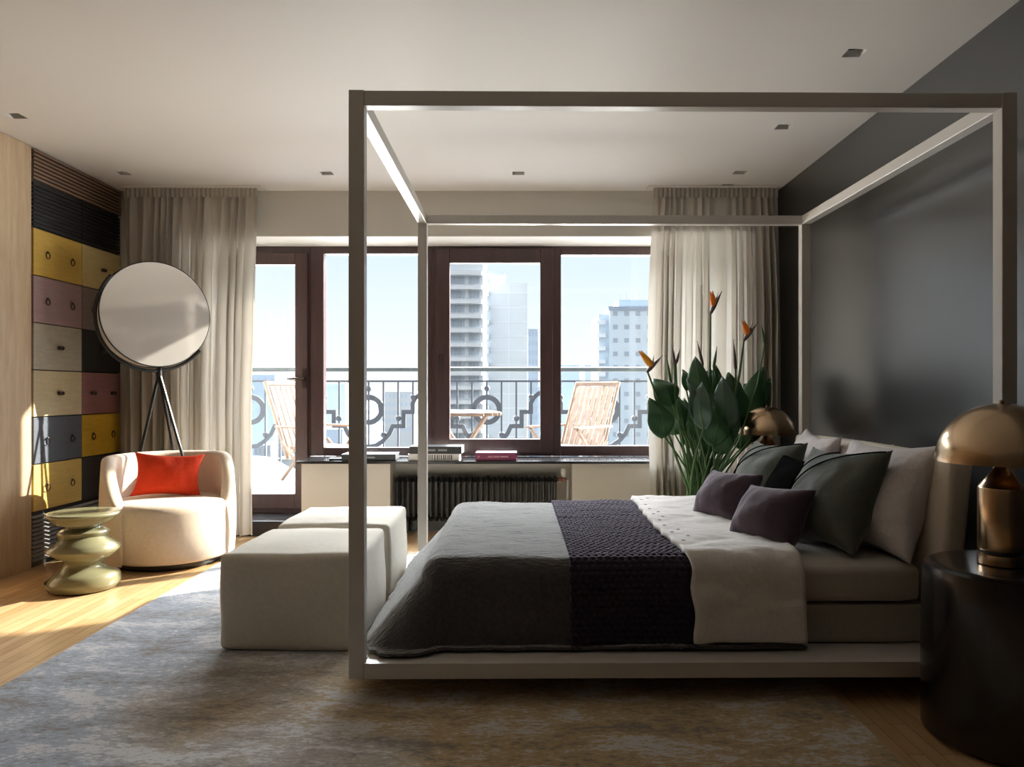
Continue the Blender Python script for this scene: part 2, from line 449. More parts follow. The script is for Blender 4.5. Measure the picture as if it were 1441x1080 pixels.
tag(MB().box(-1.86, OX1, YB - .045, WY - .02, SZ, SZ + .024).build('trim_3', M['stone'], bevel=.004), 'dark stone window sill above the radiator', kind='structure')

# windows ------------------------------------------------------------------
def frame_rect(m, x0, x1, z0, z1, w, y0, y1, wt=None, wb_=None, wl=None, wr=None):
    wt = wt or w; wb_ = wb_ or w; wl = wl or w; wr = wr or w
    m.box(x0, x0 + wl, y0, y1, z0, z1); m.box(x1 - wr, x1, y0, y1, z0, z1)
    m.box(x0 + wl, x1 - wr, y0, y1, z1 - wt, z1); m.box(x0 + wl, x1 - wr, y0, y1, z0, z0 + wb_)
def X(px): return (px - VX) / (F / WY)
def Z(py): return CAMZ - (py - VY) / (F / WY)
ZT = OZ - .006
# door
d = empty('door_1', (X(389), WY, .125), 'brown wooden glazed balcony door with lever handle', None, kind='structure')
m = MB(); frame_rect(m, OX0, X(437), .125, ZT, .075, WY, WY + .09); m.build('frame', M['frame_wood'], d, bevel=.004)
m = MB(); frame_rect(m, OX0 + .06, X(434), .165, ZT - .06, .11, WY - .03, WY + .05, wt=.105, wb_=.13); m.build('sash', M['frame_wood'], d, bevel=.006)
MB().box(OX0 + .15, X(420), WY + .005, WY + .025, .27, ZT - .145).build('glass', M['glass'], d)
hm = MB(); hx = X(430); hz = Z(533)
hm.box(hx - .016, hx + .016, WY - .042, WY - .03, hz - .085, hz + .085); hm.tube([(hx, WY - .04, hz), (hx, WY - .085, hz)], .01); hm.tube([(hx + .005, WY - .08, hz), (hx - .06, WY - .082, hz), (hx - .14, WY - .075, hz - .004)], [.011, .010, .008])
plabel(hm.build('handle', M['bronze'], d, True), 'dark bronze lever handle')
# fixed left light
w1 = empty('window_1', (X(525), WY, SZ + .024), 'fixed window pane beside the balcony door', None, kind='structure')
m = MB(); frame_rect(m, X(437), X(608), SZ + .024, ZT, .06, WY, WY + .09, wt=.065, wb_=.075, wl=.115, wr=.115); m.build('frame', M['frame_wood'], w1, bevel=.005)
MB().box(X(451), X(594), WY + .04, WY + .055, Z(637), Z(355)).build('glass', M['glass'], w1)
# opening sash
w2 = empty('window_2', (X(697), WY, SZ + .024), 'opening window sash with a slim handle', None, kind='structure')
m = MB(); frame_rect(m, X(608), X(789), SZ + .024, ZT, .05, WY, WY + .09, wt=.055, wb_=.055, wr=.075); m.build('frame', M['frame_wood'], w2, bevel=.005)
m = MB(); frame_rect(m, X(614), X(778), SZ + .05, ZT - .025, .113, WY - .03, WY + .05, wt=.125, wb_=.125, wl=.12, wr=.112); m.build('sash', M['frame_wood'], w2, bevel=.006)
MB().box(X(630), X(763), WY + .005, WY + .025, Z(622), Z(368)).build('glass', M['glass'], w2)
hm = MB(); hx = X(620); hz = Z(505)
hm.box(hx - .014, hx + .014, WY - .04, WY - .03, hz - .035, hz + .035); hm.tube([(hx, WY - .035, hz + .01), (hx, WY - .07, hz + .01)], .009); hm.tube([(hx, WY - .07, hz + .02), (hx + .004, WY - .072, hz - .04), (hx, WY - .068, hz - .12)], [.010, .009, .007])
plabel(hm.build('handle', M['bronze'], w2, True), 'slim metal window handle')
# fixed right light
w3 = empty('window_3', (X(860), WY, SZ + .024), 'fixed window pane beside the right curtain', None, kind='structure')
m = MB(); frame_rect(m, X(780), OX1, SZ + .024, ZT, .06, WY + .001, WY + .088, wt=.075, wb_=.09); m.build('frame', M['frame_wood'], w3, bevel=.005)
MB().box(X(786), OX1 - .05, WY + .04, WY + .055, Z(635), Z(354)).build('glass', M['glass'], w3)

# oak panel on the left wall
tag(MB().box(XL - .03, XL, YF, 5.065, 0.0, ZC - .004).build('oak_panel', M['oak'], bevel=.002), 'floor to ceiling oak veneer panel on the wall beside the coloured drawers', 'wall panel')

# ------------------------------------------------------------------ coloured drawer cabinet
cab = empty('drawer_cabinet', (XL - .2, 5.63, 0), 'built-in cabinet of multicoloured wooden drawers with louvres above and below', 'cabinet')
MB().box(XW + .01, XL - .02, 5.08, 6.185, 0, ZC - .006).build('body', M['louvre_black'], cab)
cy = [5.085, 5.645, 6.185]; rz = [.376 + .3217 * k for k in range(7)][::-1]
rows = [('yellow', 'straw'), ('mauve', 'taupe'), ('greige', 'black'), ('cream', 'rose'), ('slate', 'ochre'), ('butter', 'charcoal')]
knobs = [('RR', 'B'), ('RR', 'RR'), ('B', 'B'), ('B', 'BB'), ('RR', 'RR'), ('RR', 'R')]
def knob(par, y, z, kind):
    m = MB()
    if kind == 'R':
        m.ball((XL + .012, y, z + .012), .009, 8)
        m.tube([(XL + .014, y + .022 * math.sin(a), z - .010 - .022 * math.cos(a) + .0) for a in [2 * PI * i / 14 for i in range(15)]], .0035, 6)
        n_, l_ = 'ring_pull', 'dark bronze ring pull'
    else:
        m.ball((XL + .016, y - .016, z), .015, 10); m.ball((XL + .016, y + .016, z), .015, 10); m.ball((XL + .008, y, z), .009, 8)
        n_, l_ = 'knob', 'small double bronze knob'
    plabel(m.build(n_, M['bronze'], par, True), l_)
for r in range(6):
    for c in range(2):
        g = .0035
        y0, y1 = cy[c] + g, cy[c + 1] - g; z0, z1 = rz[r + 1] + g, rz[r] - g
        col = rows[r][c]; ks = knobs[r][c]
        dr = MB().box(XL - .035, XL, y0, y1, z0, z1).build('drawer', DC[col], cab, bevel=.003)
        plabel(dr, {'yellow': 'yellow', 'ochre': 'deep yellow', 'butter': 'light yellow'}.get(col, col) + ' stained wooden drawer front')
        zc = (z0 + z1) / 2 + .0
        if len(ks) == 1: knob(dr, (y0 + y1) / 2, zc, ks)
        else:
            for f_ in (.24, .76): knob(dr, y0 + (y1 - y0) * f_, zc, ks[0])
m = MB()
for i in range(8):
    z = 2.635 + i * .0265; m.box(XL - .02, XL + .004, 5.085, 6.185, z, z + .013)
plabel(m.build('slat_panel', M['slat_wood'], cab), 'walnut slatted strip under the ceiling')
for c in range(2):
    m = MB()
    for i in range(11):
        z = 2.318 + i * .0275; m.box(XL - .02, XL - .002 , cy[c] + .003, cy[c + 1] - .003, z, z + .017)
    plabel(m.build('louvre_panel', M['louvre_black'], cab), 'black louvred grille above the drawers')
m = MB()
for i in range(11):
    z = .05 + i * .029
    k0 = len(m.v); m.box(-.014, .014, 5.085, 6.185, -.003, .003); m.xform(Matrix.Translation((XL - .012, 0, z)) @ Matrix.Rotation(.5, 4, 'Y'), k0)
plabel(m.build('floor_grille', plain('grille_sunlit_grey', (.30, .30, .31), .4), cab), 'black louvred grille near the floor')  # black slats coloured grey to stand in for sunlight on them

# ------------------------------------------------------------------ curtains
def curtain(name, x0t, x1t, x0b, x1b, yc, pleats, label, seed, bulge=0.):
    rnd = random.Random(seed)
    nx, nz = pleats * 10, 44
    zt, zb = ZC - .012, .03
    ph = [rnd.uniform(-.6, .6) for _ in range(pleats + 2)]; am = [rnd.uniform(.35, 1.35) for _ in range(pleats + 2)]
    def fn(u, v):
        t = v                              # 0 top, 1 bottom
        z = zt + (zb - zt) * t
        b = math.sin(PI * min(1, t * 1.0)) * bulge
        xa = x0t + (x0b - x0t) * min(1, t * 1.6) - b; xb = x1t + (x1b - x1t) * min(1, t * 1.6) + b
        s = (u + .030 * math.sin(u * 9 + seed) + .018 * math.sin(u * 23 + seed * 2)) * pleats; s = max(0, min(pleats - 1e-4, s)); k = int(s); fr = s - k
        a_ = am[k] * (1 - fr) + am[k + 1] * fr; p_ = ph[k] * (1 - fr) + ph[k + 1] * fr
        amp = (.016 + .036 * min(1, t * 3) + .006 * t) * a_
        fold = math.sin(2 * PI * s + p_ * (.2 + 2.2 * t) + .8 * noise.noise((u * 6, t * 1.5, seed)))
        fold2 = .3 * math.sin(4 * PI * s + 1.3 + 3 * t + ph[k])
        y = yc + amp * (fold + fold2 * min(1, t * 4)) + .012 * noise.noise((u * 20, t * 6, seed + 3))
        x = xa + (xb - xa) * u + .012 * math.sin(4 * PI * s + p_) * min(1, t * 3)
        if t < .03: y = yc + (y - yc) * .8
        return (x, y, z)
    t = empty(name, ((x0t + x1t) / 2, yc, 0), label, 'curtain', 'linen curtains at the window')
    MB().grid(nx, nz, fn).build('fabric', M['curtain'], t, 'all')
    # pleated heading tape
    def hd(u, v):
        s = u * pleats * 2
        return (x0t + (x1t - x0t) * u, yc - .022 + .010 * math.sin(2 * PI * s), zt + .002 - .075 * v)
    MB().grid(nx, 2, hd).build('heading', M['curtain'], t, 'all')
    return t
curtain('curtain', -3.22, -2.15, -3.20, -2.20, 6.09, 15, 'beige linen curtain behind the armchair and disc lamp', 3, .0)
curtain('curtain', 1.05, 2.05, 1.03, 2.05, 6.09, 14, 'beige linen curtain behind the tall flowering plant', 11, .03)
tag(MB().box(-3.25, -2.10, 6.03, 6.15, ZC - .010, ZC - .001).build('curtain_track', M['ceiling']), 'pale curtain track on the ceiling above the left curtain', 'curtain track', 'curtain tracks')
tag(MB().box(1.0, 2.06, 6.03, 6.15, ZC - .010, ZC - .001).build('curtain_track', M['ceiling']), 'pale curtain track on the ceiling above the right curtain', 'curtain track', 'curtain tracks')

# ------------------------------------------------------------------ radiator
rad = empty('radiator', (-.4, 6.36, 0), 'black column radiator in the niche under the window sill', 'radiator')
for i in range(29):
    x = -1.06 + i * .0472; m = MB()
    for yy in (6.30, 6.40):
        m.tube([(x, yy, .13), (x, yy, .45)], .0135, 8)
    m.tube([(x, 6.285, .437), (x, 6.30, .462), (x, 6.35, .47), (x, 6.40, .462), (x, 6.415, .437)], .0175, 8)
    m.tube([(x, 6.285, .145), (x, 6.30, .122), (x, 6.35, .115), (x, 6.40, .122), (x, 6.415, .145)], .0175, 8)
    m.build('section', M['radiator'], rad, True)
m = MB(); m.tube([(-1.08, 6.35, .45), (.29, 6.35, .45)], .016); m.tube([(-1.08, 6.35, .135), (.29, 6.35, .135)], .016); m.build('header_pipe', M['radiator'], rad, True)
for x in (-1.0, .2): MB().box(x, x + .03, 6.33, 6.37, 0, .115).build('foot', M['radiator'], rad)
vm = MB(); vm.tube([(.29, 6.35, .45), (.36, 6.35, .45)], .013); vm.ball((.33, 6.35, .45), .02); v_ = vm.build('valve', M['copper'], rad, True); plabel(v_, 'copper radiator valve')
vm = MB(); vm.lathe([(.014, .47), (.022, .485), (.024, .53), (.018, .545)], .335, 6.35, 16); plabel(vm.build('thermostat_head', M['white_plastic'], v_, True), 'white thermostat head')
vm = MB(); vm.tube([(.36, 6.35, .45), (.372, 6.36, .43), (.372, 6.40, .02)], .009); plabel(vm.build('pipe', M['white_plastic'], rad, True), 'white riser pipe')

# ------------------------------------------------------------------ books on the sill
SB = SZ + .0245
def book(x0, x1, y0, y1, z0, h, cover, label, rot=0., pages=None, marks=None, grp='books on the window sill'):
    cx_, cy_ = (x0 + x1) / 2, (y0 + y1) / 2
    t = empty('book', (cx_, cy_, z0), label, 'book', grp)
    t.rotation_euler = (0, 0, rot)
    w, dd = x1 - x0, y1 - y0
    WLOC[t.name] = Vector((0, 0, 0))
    cm = plain('cover', cover, .4)
    m = MB(); m.box(-w / 2, w / 2, -dd / 2, dd / 2, 0, .003); m.box(-w / 2, w / 2, -dd / 2, dd / 2, h - .003, h); m.box(-w / 2, w / 2, -dd / 2, -dd / 2 + .003, .003, h - .003)
    cv = m.build('cover', cm, t)
    plabel(MB().box(-w / 2 + .004, w / 2 - .004, -dd / 2 + .003, dd / 2 - .004, .003, h - .003).build('pages', M['white_plastic'], t), 'white page block')
    if marks:
        col, xs_, hh = marks
        m = MB()
        for a, b in xs_: m.box(-w / 2 + a * w, -w / 2 + b * w, -dd / 2 - .0008, -dd / 2, h * (.5 - hh / 2), h * (.5 + hh / 2))
        m.build('spine_lettering', plain('ink', col, .5), cv)
    return t
bY = YB - .02
def bx_(px): return (px - VX) / (F / bY)
book(bx_(480), bx_(556), bY, bY + .24, SB, .052, (.035, .04, .045), 'dark large book lying flat on the sill beside the near left bed post', .02, marks=((.3, .32, .34), [(.3, .62)], .25))
book(bx_(462), bx_(484), bY + .01, bY + .10, SB, .018, (.05, .06, .09), 'thin dark notebook on the sill beside the wide dark book, nearest the door', .1)
rr = random.Random(4)
lets = []; a = .22
while a < .86:
    b = a + rr.uniform(.012, .024); lets.append((a, b)); a = b + rr.uniform(.014, .03)
book(bx_(574), bx_(646), bY, bY + .24, SB, .055, (.62, .62, .62), 'white spined book with black lettering, lower of the stack on the sill', 0, marks=((.03, .03, .03), lets, .72))
book(bx_(576), bx_(650), bY + .005, bY + .25, SB + .0555, .06, (.02, .02, .024), 'black book lying on the white spined book on the sill', -.015, marks=((.25, .25, .27), [(.2, .3), (.33, .5), (.55, .72)], .25))
book(bx_(669), bx_(727), bY, bY + .20, SB, .065, (.22, .035, .10), 'magenta book lying alone on the window sill', 0, marks=((.5, .25, .32), [(.06, .1), (.3, .42), (.44, .58), (.6, .8)], .2))

# ------------------------------------------------------------------ rug
rg = MB().grid(60, 80, lambda u, v: (-2.1 + 3.31 * u, 1.2 + 4.35 * v, .011))
rg.grid(60, 1, lambda u, v: (-2.1 + 3.31 * u, 1.2, .011 * v)); rg.grid(60, 1, lambda u, v: (-2.1 + 3.31 * u, 5.55, .011 * v))
rg.grid(80, 1, lambda u, v: (-2.1, 1.2 + 4.35 * u, .011 * v)); rg.grid(80, 1, lambda u, v: (1.21, 1.2 + 4.35 * u, .011 * v))
rg.add([(-2.1, 1.2, 0.001), (1.21, 1.2, 0.001), (1.21, 5.55, 0.001), (-2.1, 5.55, 0.001)], [(0, 1, 2, 3)])
tag(rg.build('rug', M['rug'], weld=True), 'large distressed blue grey and ochre rug under the bed', 'rug')

# ------------------------------------------------------------------ four poster bed
bed = empty('canopy_bed', (.6, 3.9, .011), 'taupe four-poster canopy bed with floating platform', 'bed')
ROT = Matrix.Translation((-.667, 2.865, 0)) @ Matrix.Rotation(.0105, 4, 'Z') @ Matrix.Translation((.667, -2.865, 0))
BX0, BX1, BY0, BY1, T = -.667, 1.896, 2.865, 4.95, .059
PZ0, PZ1, CT = .10, .16, 2.346
def bedpart(m, name, mat, par=bed, **kw):
    m.xform(ROT); return m.build(name, mat, par, **kw)
for (x, y) in ((BX0, BY0), (BX1 - T, BY0), (BX0, BY1 - T), (BX1 - T, BY1 - T)):
    bedpart(MB().box(x, x + T, y, y + T, PZ0, CT), 'post', M['bed_frame'], bevel=.003)
for y in (BY0, BY1 - T):
    bedpart(MB().box(BX0 + T, BX1 - T, y + .002, y + T - .002, CT - T, CT - .002), 'canopy_rail', M['bed_frame'], bevel=.003)
for x in (BX0, BX1 - T):
    bedpart(MB().box(x + .002, x + T - .002, BY0 + T, BY1 - T, CT - T, CT - .002), 'canopy_rail', M['bed_frame'], bevel=.003)
m = MB(); m.box(BX0 + T, BX1 - T, BY0 + .001, BY0 + T, PZ0, PZ1); m.box(BX0 + T, BX1 - T, BY1 - T, BY1 - .001, PZ0, PZ1)
m.box(BX0 + .001, BX0 + T, BY0 + T, BY1 - T, PZ0, PZ1); m.box(BX1 - T, BX1 - .001, BY0 + T, BY1 - T, PZ0, PZ1)
m.box(BX0 + T, BX1 - T, BY0 + T, BY1 - T, PZ1 - .03, PZ1 - .001)
bedpart(m, 'platform', M['bed_frame'], bevel=.002)
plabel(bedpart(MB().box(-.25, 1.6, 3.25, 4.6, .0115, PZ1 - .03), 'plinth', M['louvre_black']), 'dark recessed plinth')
MX0, MX1, MY0, MY1 = -.40, 1.64, 3.06, 4.66
plabel(bedpart(MB().softbox(MX0 + .01, MX1 + .02, MY0 + .01, MY1 - .01, PZ1, .325, .02, .0), 'base', M['bed_base'], smooth=True), 'upholstered base box')
mattress = MB().softbox(MX0, MX1, MY0, MY1, .322, .49, .045, .006)
mattress.xform(ROT)
mt = mattress.build('mattress', M['sheet'], None, smooth=True, weld=True)
tag(mt, 'mattress in a taupe fitted sheet on the canopy bed', 'mattress')
# headboard: leaning upholstered slab
def headb():
    m = MB(); y0, y1 = 3.02, 4.72
    m.softbox(-.055, .055, y0, y1, 0, .63, .03, .012, 12)
    m.xform(Matrix.Translation((1.715, 0, .30)) @ Matrix.Shear('YZ', 4, (0, 0)) @ Matrix.Rotation(.10, 4, 'Y'))
    return m
hbd = headb(); plabel(bedpart(hbd, 'headboard', M['headboard'], smooth=True, weld=True), 'cream upholstered headboard leaning back')

# cloths draped over the mattress
def drape(name, mat, label, cat, a0, a1, b0, b1, z, r=.06, front_gap=0., res=.03, amp=.012, thick=.012, seed=1, disp=None, flarefoot=.42, edge=None, fin=None):
    R = (MX0 + r - front_gap, 9, MY0 + r - front_gap, MY1 - r + front_gap)
    na, nb = int((a1 - a0) / res), int((b1 - b0) / res)
    def fn(u, v, off=0.):
        a = a0 + (a1 - a0) * u; b = b0 + (b1 - b0) * v
        if edge: a += edge(u, v, b)
        nx_, ny_ = max(R[0], min(R[1], a)), max(R[2], min(R[3], b))
        vx, vy = a - nx_, b - ny_; d_ = math.hypot(vx, vy); hx_ = max(d_, 1e-9); vx /= hx_; vy /= hx_
        if d_ > .47: d_ = .47 + (d_ - .47) * .12
        vx *= d_; vy *= d_
        zz = z + .006 * noise.noise((a * 3, b * 3, seed))
        if d_ < 1e-6: nrm = Vector((0, 0, 1)); p = Vector((a, b, zz))
        else:
            dx, dy = vx / d_, vy / d_
            fl = .05 + flarefoot * max(0, -dx) ** 1.0
            if dy > 0 and dx > -.3: fl = .03
            if d_ < r * PI / 2:
                th = d_ / r; out = r * math.sin(th); dn = r * (1 - math.cos(th)); nrm = Vector((dx * math.sin(th), dy * math.sin(th), math.cos(th)))
            else:
                rest = d_ - r * PI / 2; out = r + rest * fl; dn = r + rest * math.sqrt(1 - fl * fl); nrm = Vector((dx, dy, .1)).normalized()
                al = nx_ * 3.1 + ny_ * 2.3 + math.atan2(dy, dx) * 1.4
                out += min(rest, .3) * amp * 6 * (.5 + .5 * math.sin(al * 5.3 + seed) * noise.noise((al * 1.7, rest * 2, seed)))
            lim = z - (PZ1 + .012)
            if dn > lim: out += (dn - lim) * .6; dn = lim - .003 * noise.noise((a * 20, b * 20, 0)) 
            p = Vector((nx_ + dx * out, ny_ + dy * out, zz - dn))
        if amp: p += nrm * (amp * .5 * noise.noise((a * 6.0, b * 9.0, seed + 5)) + amp * .3 * noise.noise((a * 16, b * 22, seed + 9)))
        if disp: p += nrm * disp(a, b)
        p.z = max(p.z, PZ1 + .009)
        return tuple(p)
    m = MB().grid(na, nb, fn); m.xform(ROT)
    o = m.build(name, mat, None, 'all')
    s_ = o.modifiers.new('thick', 'SOLIDIFY'); s_.thickness = thick; s_.offset = 1
    return tag(o, label, cat)
# flat lengths: the cloth runs b from the far side over the top to the near hem
def gedge(u, v, b): return 0
grey = drape('wool_throw', M['grey_throw'], 'grey wool throw covering the foot of the bed down to the platform', 'throw', MX0 - .405, 1.13, MY0 - .385, MY1 + .2, .506, .085, .016, .02, .012, .010, 2, flarefoot=.60)
def knit(a, b):
    s = .030
    i = math.floor(b / (s * .8)); aa = a / s + (.5 if i % 2 else 0)
    fa = aa - math.floor(aa) - .5; fb = b / (s * .8) - i - .5
    return .011 * max(0, 1 - (fa * fa * 3.2 + fb * fb * 3.2)) - .002
drape('knitted_throw', M['plum_knit'], 'dark plum chunky knitted blanket lying across the middle of the bed', 'blanket', .19, .70, MY0 - .375, MY1 + .15, .512, .080, .026, .0065, .010, .008, 4, disp=knit)
def dedge(u, v, b): 
    # left edge slants: nearer the foot at the near side is further up the bed
    return (1 - u) * (.006 * math.sin(b * 34) + .018 * math.sin(b * 3.))
duvet = drape('duvet', M['duvet'], 'white linen duvet folded back beside the pillows, hanging over the near side', 'duvet', .665, 1.125, MY0 - .345, MY1 + .12, .530, .085, .050, .015, .020, .020, 6, edge=dedge)
em = MB()
for k in range(16):
    b = 3.24 + k * .085 + (.02 if k % 3 else 0); a = .70 + .045 * (k % 2) + .006 * math.sin(b * 34) + .018 * math.sin(b * 3)
    em.lathe([(.0005, .5535), (.009, .5535), (.009, .5545), (.0005, .555)], a, b, 8, False)
em.xform(ROT); eo = em.build('eyelet_embroidery', plain('dark_eyelets', (.08, .07, .08), .8), duvet); eo['kind'] = 'stuff'; plabel(eo, 'small dark eyelets along the duvet edge')

# pillows
def pz(u, v, t): return t / 2 * (max(0, 1 - u * u) * max(0, 1 - v * v)) ** .50
def pillow(name, mat, label, loc, nrm, w, h, t, roll=0., seed=0, lines=None, grp=None, cat='pillow', wr=.014, k=.15):
    m = MB(); n = 30
    def mk(sg):
        def fn(a, b):
            u, v = a * 2 - 1, b * 2 - 1
            u = math.copysign(abs(u) ** .8, u); v = math.copysign(abs(v) ** .8, v)
            x = w / 2 * u * (1 - k * (1 - v ** 2) * abs(u)); y = h / 2 * v * (1 - k * (1 - u ** 2) * abs(v))
            z = sg * pz(u, v, t)
            rim = (1 - abs(u) ** 6) * (1 - abs(v) ** 6)
            z += wr * rim * noise.noise((x * 9 + seed, y * 9, sg * 3)) + wr * .5 * rim * noise.noise((x * 22 + seed, y * 12, sg * 3))
            # sag: belly lower than the middle
            z += sg * t * .10 * (-v) * (1 - u * u) * (1 - v * v)
            return (x, y, z)
        return fn
    m.grid(n, n, mk(1)); m.grid(n, n, mk(-1))
    z = Vector(nrm).normalized(); up = Vector((0, 0, 1)); y = (up - z * up.dot(z)).normalized(); x = y.cross(z)
    Rm = Matrix((x, y, z)).transposed().to_4x4() @ Matrix.Rotation(roll, 4, 'Z')
    MT = Matrix.Translation(loc) @ Rm
    m.xform(MT)
    o = m.build(name, mat, None, 'all', weld=True)
    tag(o, label, cat, grp)
    if lines:
        lm = MB()
        for (u0, v0, u1, v1, bend) in lines:
            pts = []
            for i in range(19):
                s = i / 18; u = u0 + (u1 - u0) * s; v = v0 + (v1 - v0) * s + bend * math.sin(PI * s)
                X_ = w / 2 * u * (1 - k * (1 - v ** 2) * abs(u)); Y_ = h / 2 * v * (1 - k * (1 - u ** 2) * abs(v))
                Z_ = pz(u, v, t) + t * .10 * (-v) * (1 - u * u) * (1 - v * v) + .003 + wr * .4
                pts.append(MT @ Vector((X_, Y_, Z_)))
            lm.tube(pts, .0035, 6)
        plabel(lm.build('piping', M['black_pillow'], o, True), 'dark piping lines')
    return o
G = 'pillows against the headboard'
pillow('pillow', M['white_cotton'], 'large white pillow closest to the camera, leaning on the headboard', (1.60, 3.40, .725), (-.90, -.20, .36), .62, .53, .25, .03, 1, cat='pillow', grp=G)
pillow('pillow', M['white_cotton'], 'white pillow on the far side of the bed behind the far grey-green cushion', (1.60, 4.28, .725), (-.9, .05, .36), .60, .52, .23, -.03, 2, cat='pillow', grp=G)
pillow('pillow', M['white_cotton'], 'white pillow against the headboard between the near and far white ones', (1.665, 3.86, .72), (-.90, -.05, .34), .55, .48, .10, .0, 3, cat='pillow', grp=G)
GL = [(-.93, -.25, .0, .97, .16), (-.72, -.75, -.55, .0, .05), (-.55, .0, .97, .93, .26)]
pillow('cushion', M['green_pillow'], 'large grey-green piped cushion in front of the nearest white pillow', (1.40, 3.42, .715), (-.86, -.24, .44), .52, .49, .27, .05, 5, GL, G, 'cushion')
pillow('cushion', M['green_pillow'], 'large grey-green piped cushion on the far side of the bed, nearer the plant', (1.36, 4.25, .70), (-.86, -.20, .44), .52, .47, .26, .05, 6, GL, G, 'cushion')
pillow('cushion', M['black_pillow'], 'black cushion wedged between the two grey-green cushions', (1.38, 3.87, .68), (-.86, -.2, .45), .44, .40, .20, .0, 7, None, G, 'cushion')
pillow('cushion', M['plum_pillow'], 'small plum cushion nearest the camera at the front of the pillow heap', (1.12, 3.42, .632), (-.76, -.36, .54), .40, .30, .23, .06, 8, None, G, 'cushion')
pillow('cushion', M['plum_pillow'], 'small plum cushion further back, beside the far grey-green cushion', (1.07, 3.98, .640), (-.78, -.34, .54), .40, .30, .22, .04, 9, None, G, 'cushion')

# ------------------------------------------------------------------ ottomans
for y0, y1, lb, sd in ((3.42, 4.11, 'ivory square pouf nearest the camera at the foot of the bed', 1), (4.22, 4.86, 'ivory square pouf behind the other one, nearer the window', 2)):
    x0, x1 = -1.385, -.755
    t = empty('ottoman', ((x0 + x1) / 2, (y0 + y1) / 2, .011), lb, 'ottoman', 'ivory poufs at the foot of the bed')
    m = MB().softbox(x0, x1, y0, y1, .012, .452, .028, .018, 18, .010, sd * 7.)
    m.build('body', M['ottoman'], t, True, weld=True)
    m = MB(); i = .012
    pts = [(x0 + i, y0 + i), (x1 - i, y0 + i), (x1 - i, y1 - i), (x0 + i, y1 - i), (x0 + i, y0 + i)]
    path = []
    for k in range(4):
        for s in range(10):
            s /= 10; path.append(Vector((pts[k][0] * (1 - s) + pts[k + 1][0] * s, pts[k][1] * (1 - s) + pts[k + 1][1] * s, .441)))
    path.append(path[0]); path = [p + noise.noise_vector(p * 4 + Vector((sd * 7., 0, 0))) * .010 for p in path]
    m.tube(path, .0045, 6); m.build('piping', M['ottoman'], t, True)

# ------------------------------------------------------------------ armchair
ACX, ACY, AR = -2.49, 5.30, .425
ch = empty('armchair', (ACX, ACY, 0), 'cream upholstered round tub armchair beside the coloured drawers', 'armchair')
plabel(MB().lathe([(.001, .001), (.33, .001), (.34, .02), (.34, .045), (.001, .045)], ACX, ACY, 48, False).build('swivel_base', M['louvre_black'], ch, True), 'dark swivel base')
# seat drum
m = MB(); Rs = AR - .012
prof = [(.001, .05), (Rs - .03, .05), (Rs, .07), (Rs + .003, .25), (Rs - .002, .38), (Rs - .012, .415), (Rs - .05, .44), (Rs - .15, .452), (.001, .455)]
m.lathe(prof, ACX, ACY, 64, False); m.build('seat', M['chair'], ch, True, sharp=60)
# shell: angles measured from +X, opening around -56 degrees
A0, A1 = math.radians(-5), math.radians(253)
def top_h(a):
    d0 = math.degrees(a - A0); d1 = math.degrees(A1 - a); d = min(d0, d1)
    s = max(0, min(1, d / 52)); s = s * s * (3 - 2 * s)
    return .40 + (.745 - .40) * s ** .8
def shell(u, v):
    a = A0 + (A1 - A0) * u; h = top_h(a); th = .085
    # profile around: v 0..1 outer bottom -> outer top -> inner top -> inner bottom
    if v < .5: s = v / .5; r_ = AR + .012 * math.sin(PI * s) ; z = .05 + (h - .03 - .05) * s
    elif v < .75:
        s = (v - .5) / .25; an = PI * s; r_ = AR - th / 2 + th / 2 * math.cos(an); z = h - .03 + .035 * math.sin(an)
    else: s = (v - .75) / .25; r_ = AR - th; z = (h - .03) + (.30 - h + .03) * s
    return (ACX + r_ * math.cos(a), ACY + r_ * math.sin(a), z)
m = MB(); m.grid(72, 32, shell)
for u in (0, 1):
    ring = [shell(u, j / 32) for j in range(33)]; cc = Vector((0, 0, 0))
    for p in ring: cc += Vector(p)
    cc /= 33; a_ = (A0 if u == 0 else A1); k0 = len(m.v)
    m.add([tuple(cc)] + ring, [(0, i, i + 1) for i in range(1, 33)] + [(0, 33, 1)])
m.build('backrest', M['chair'], ch, True, weld=True, sharp=50)
pillow('cushion', M['red'], 'orange-red velvet cushion resting in the cream armchair', (-2.53, 5.36, .60), (.35, -.86, .32), .46, .32, .13, -.07, 12, cat='cushion', wr=.014)

# ------------------------------------------------------------------ ceramic stool
st = MB()
sp = [(.16, .0), (.185, .008), (.203, .035), (.205, .055), (.185, .085), (.128, .122), (.104, .150), (.102, .165), (.120, .190), (.170, .215), (.200, .238), (.203, .245), (.190, .262), (.150, .290), (.130, .308), (.138, .325), (.142, .340), (.138, .352), (.102, .370), (.096, .380), (.120, .402), (.170, .425), (.200, .448), (.203, .456), (.198, .464), (.180, .467), (.001, .467)]
n_ = 64
def stf(u, v):
    t = v * (len(sp) - 1); i = min(int(t), len(sp) - 2); f_ = t - i
    r_ = sp[i][0] * (1 - f_) + sp[i + 1][0] * f_; z = sp[i][1] * (1 - f_) + sp[i + 1][1] * f_
    a = 2 * PI * u
    tilt = .028 * math.sin(z * 26) if .06 < z < .43 else 0
    return (-2.67 + r_ * math.cos(a), 4.57 + r_ * math.sin(a), z + tilt * (r_ / .2) * math.cos(a + z * 3))
st.grid(n_, (len(sp) - 1) * 3, stf, True)
st.add([(-2.67 + .16 * math.cos(2 * PI * i / n_), 4.57 + .16 * math.sin(2 * PI * i / n_), 0) for i in range(n_)], [tuple(range(n_))])
tag(st.build('ceramic_stool', M['ceramic'], None, True, sharp=50), 'olive glazed zigzag ceramic stool beside the armchair', 'stool')

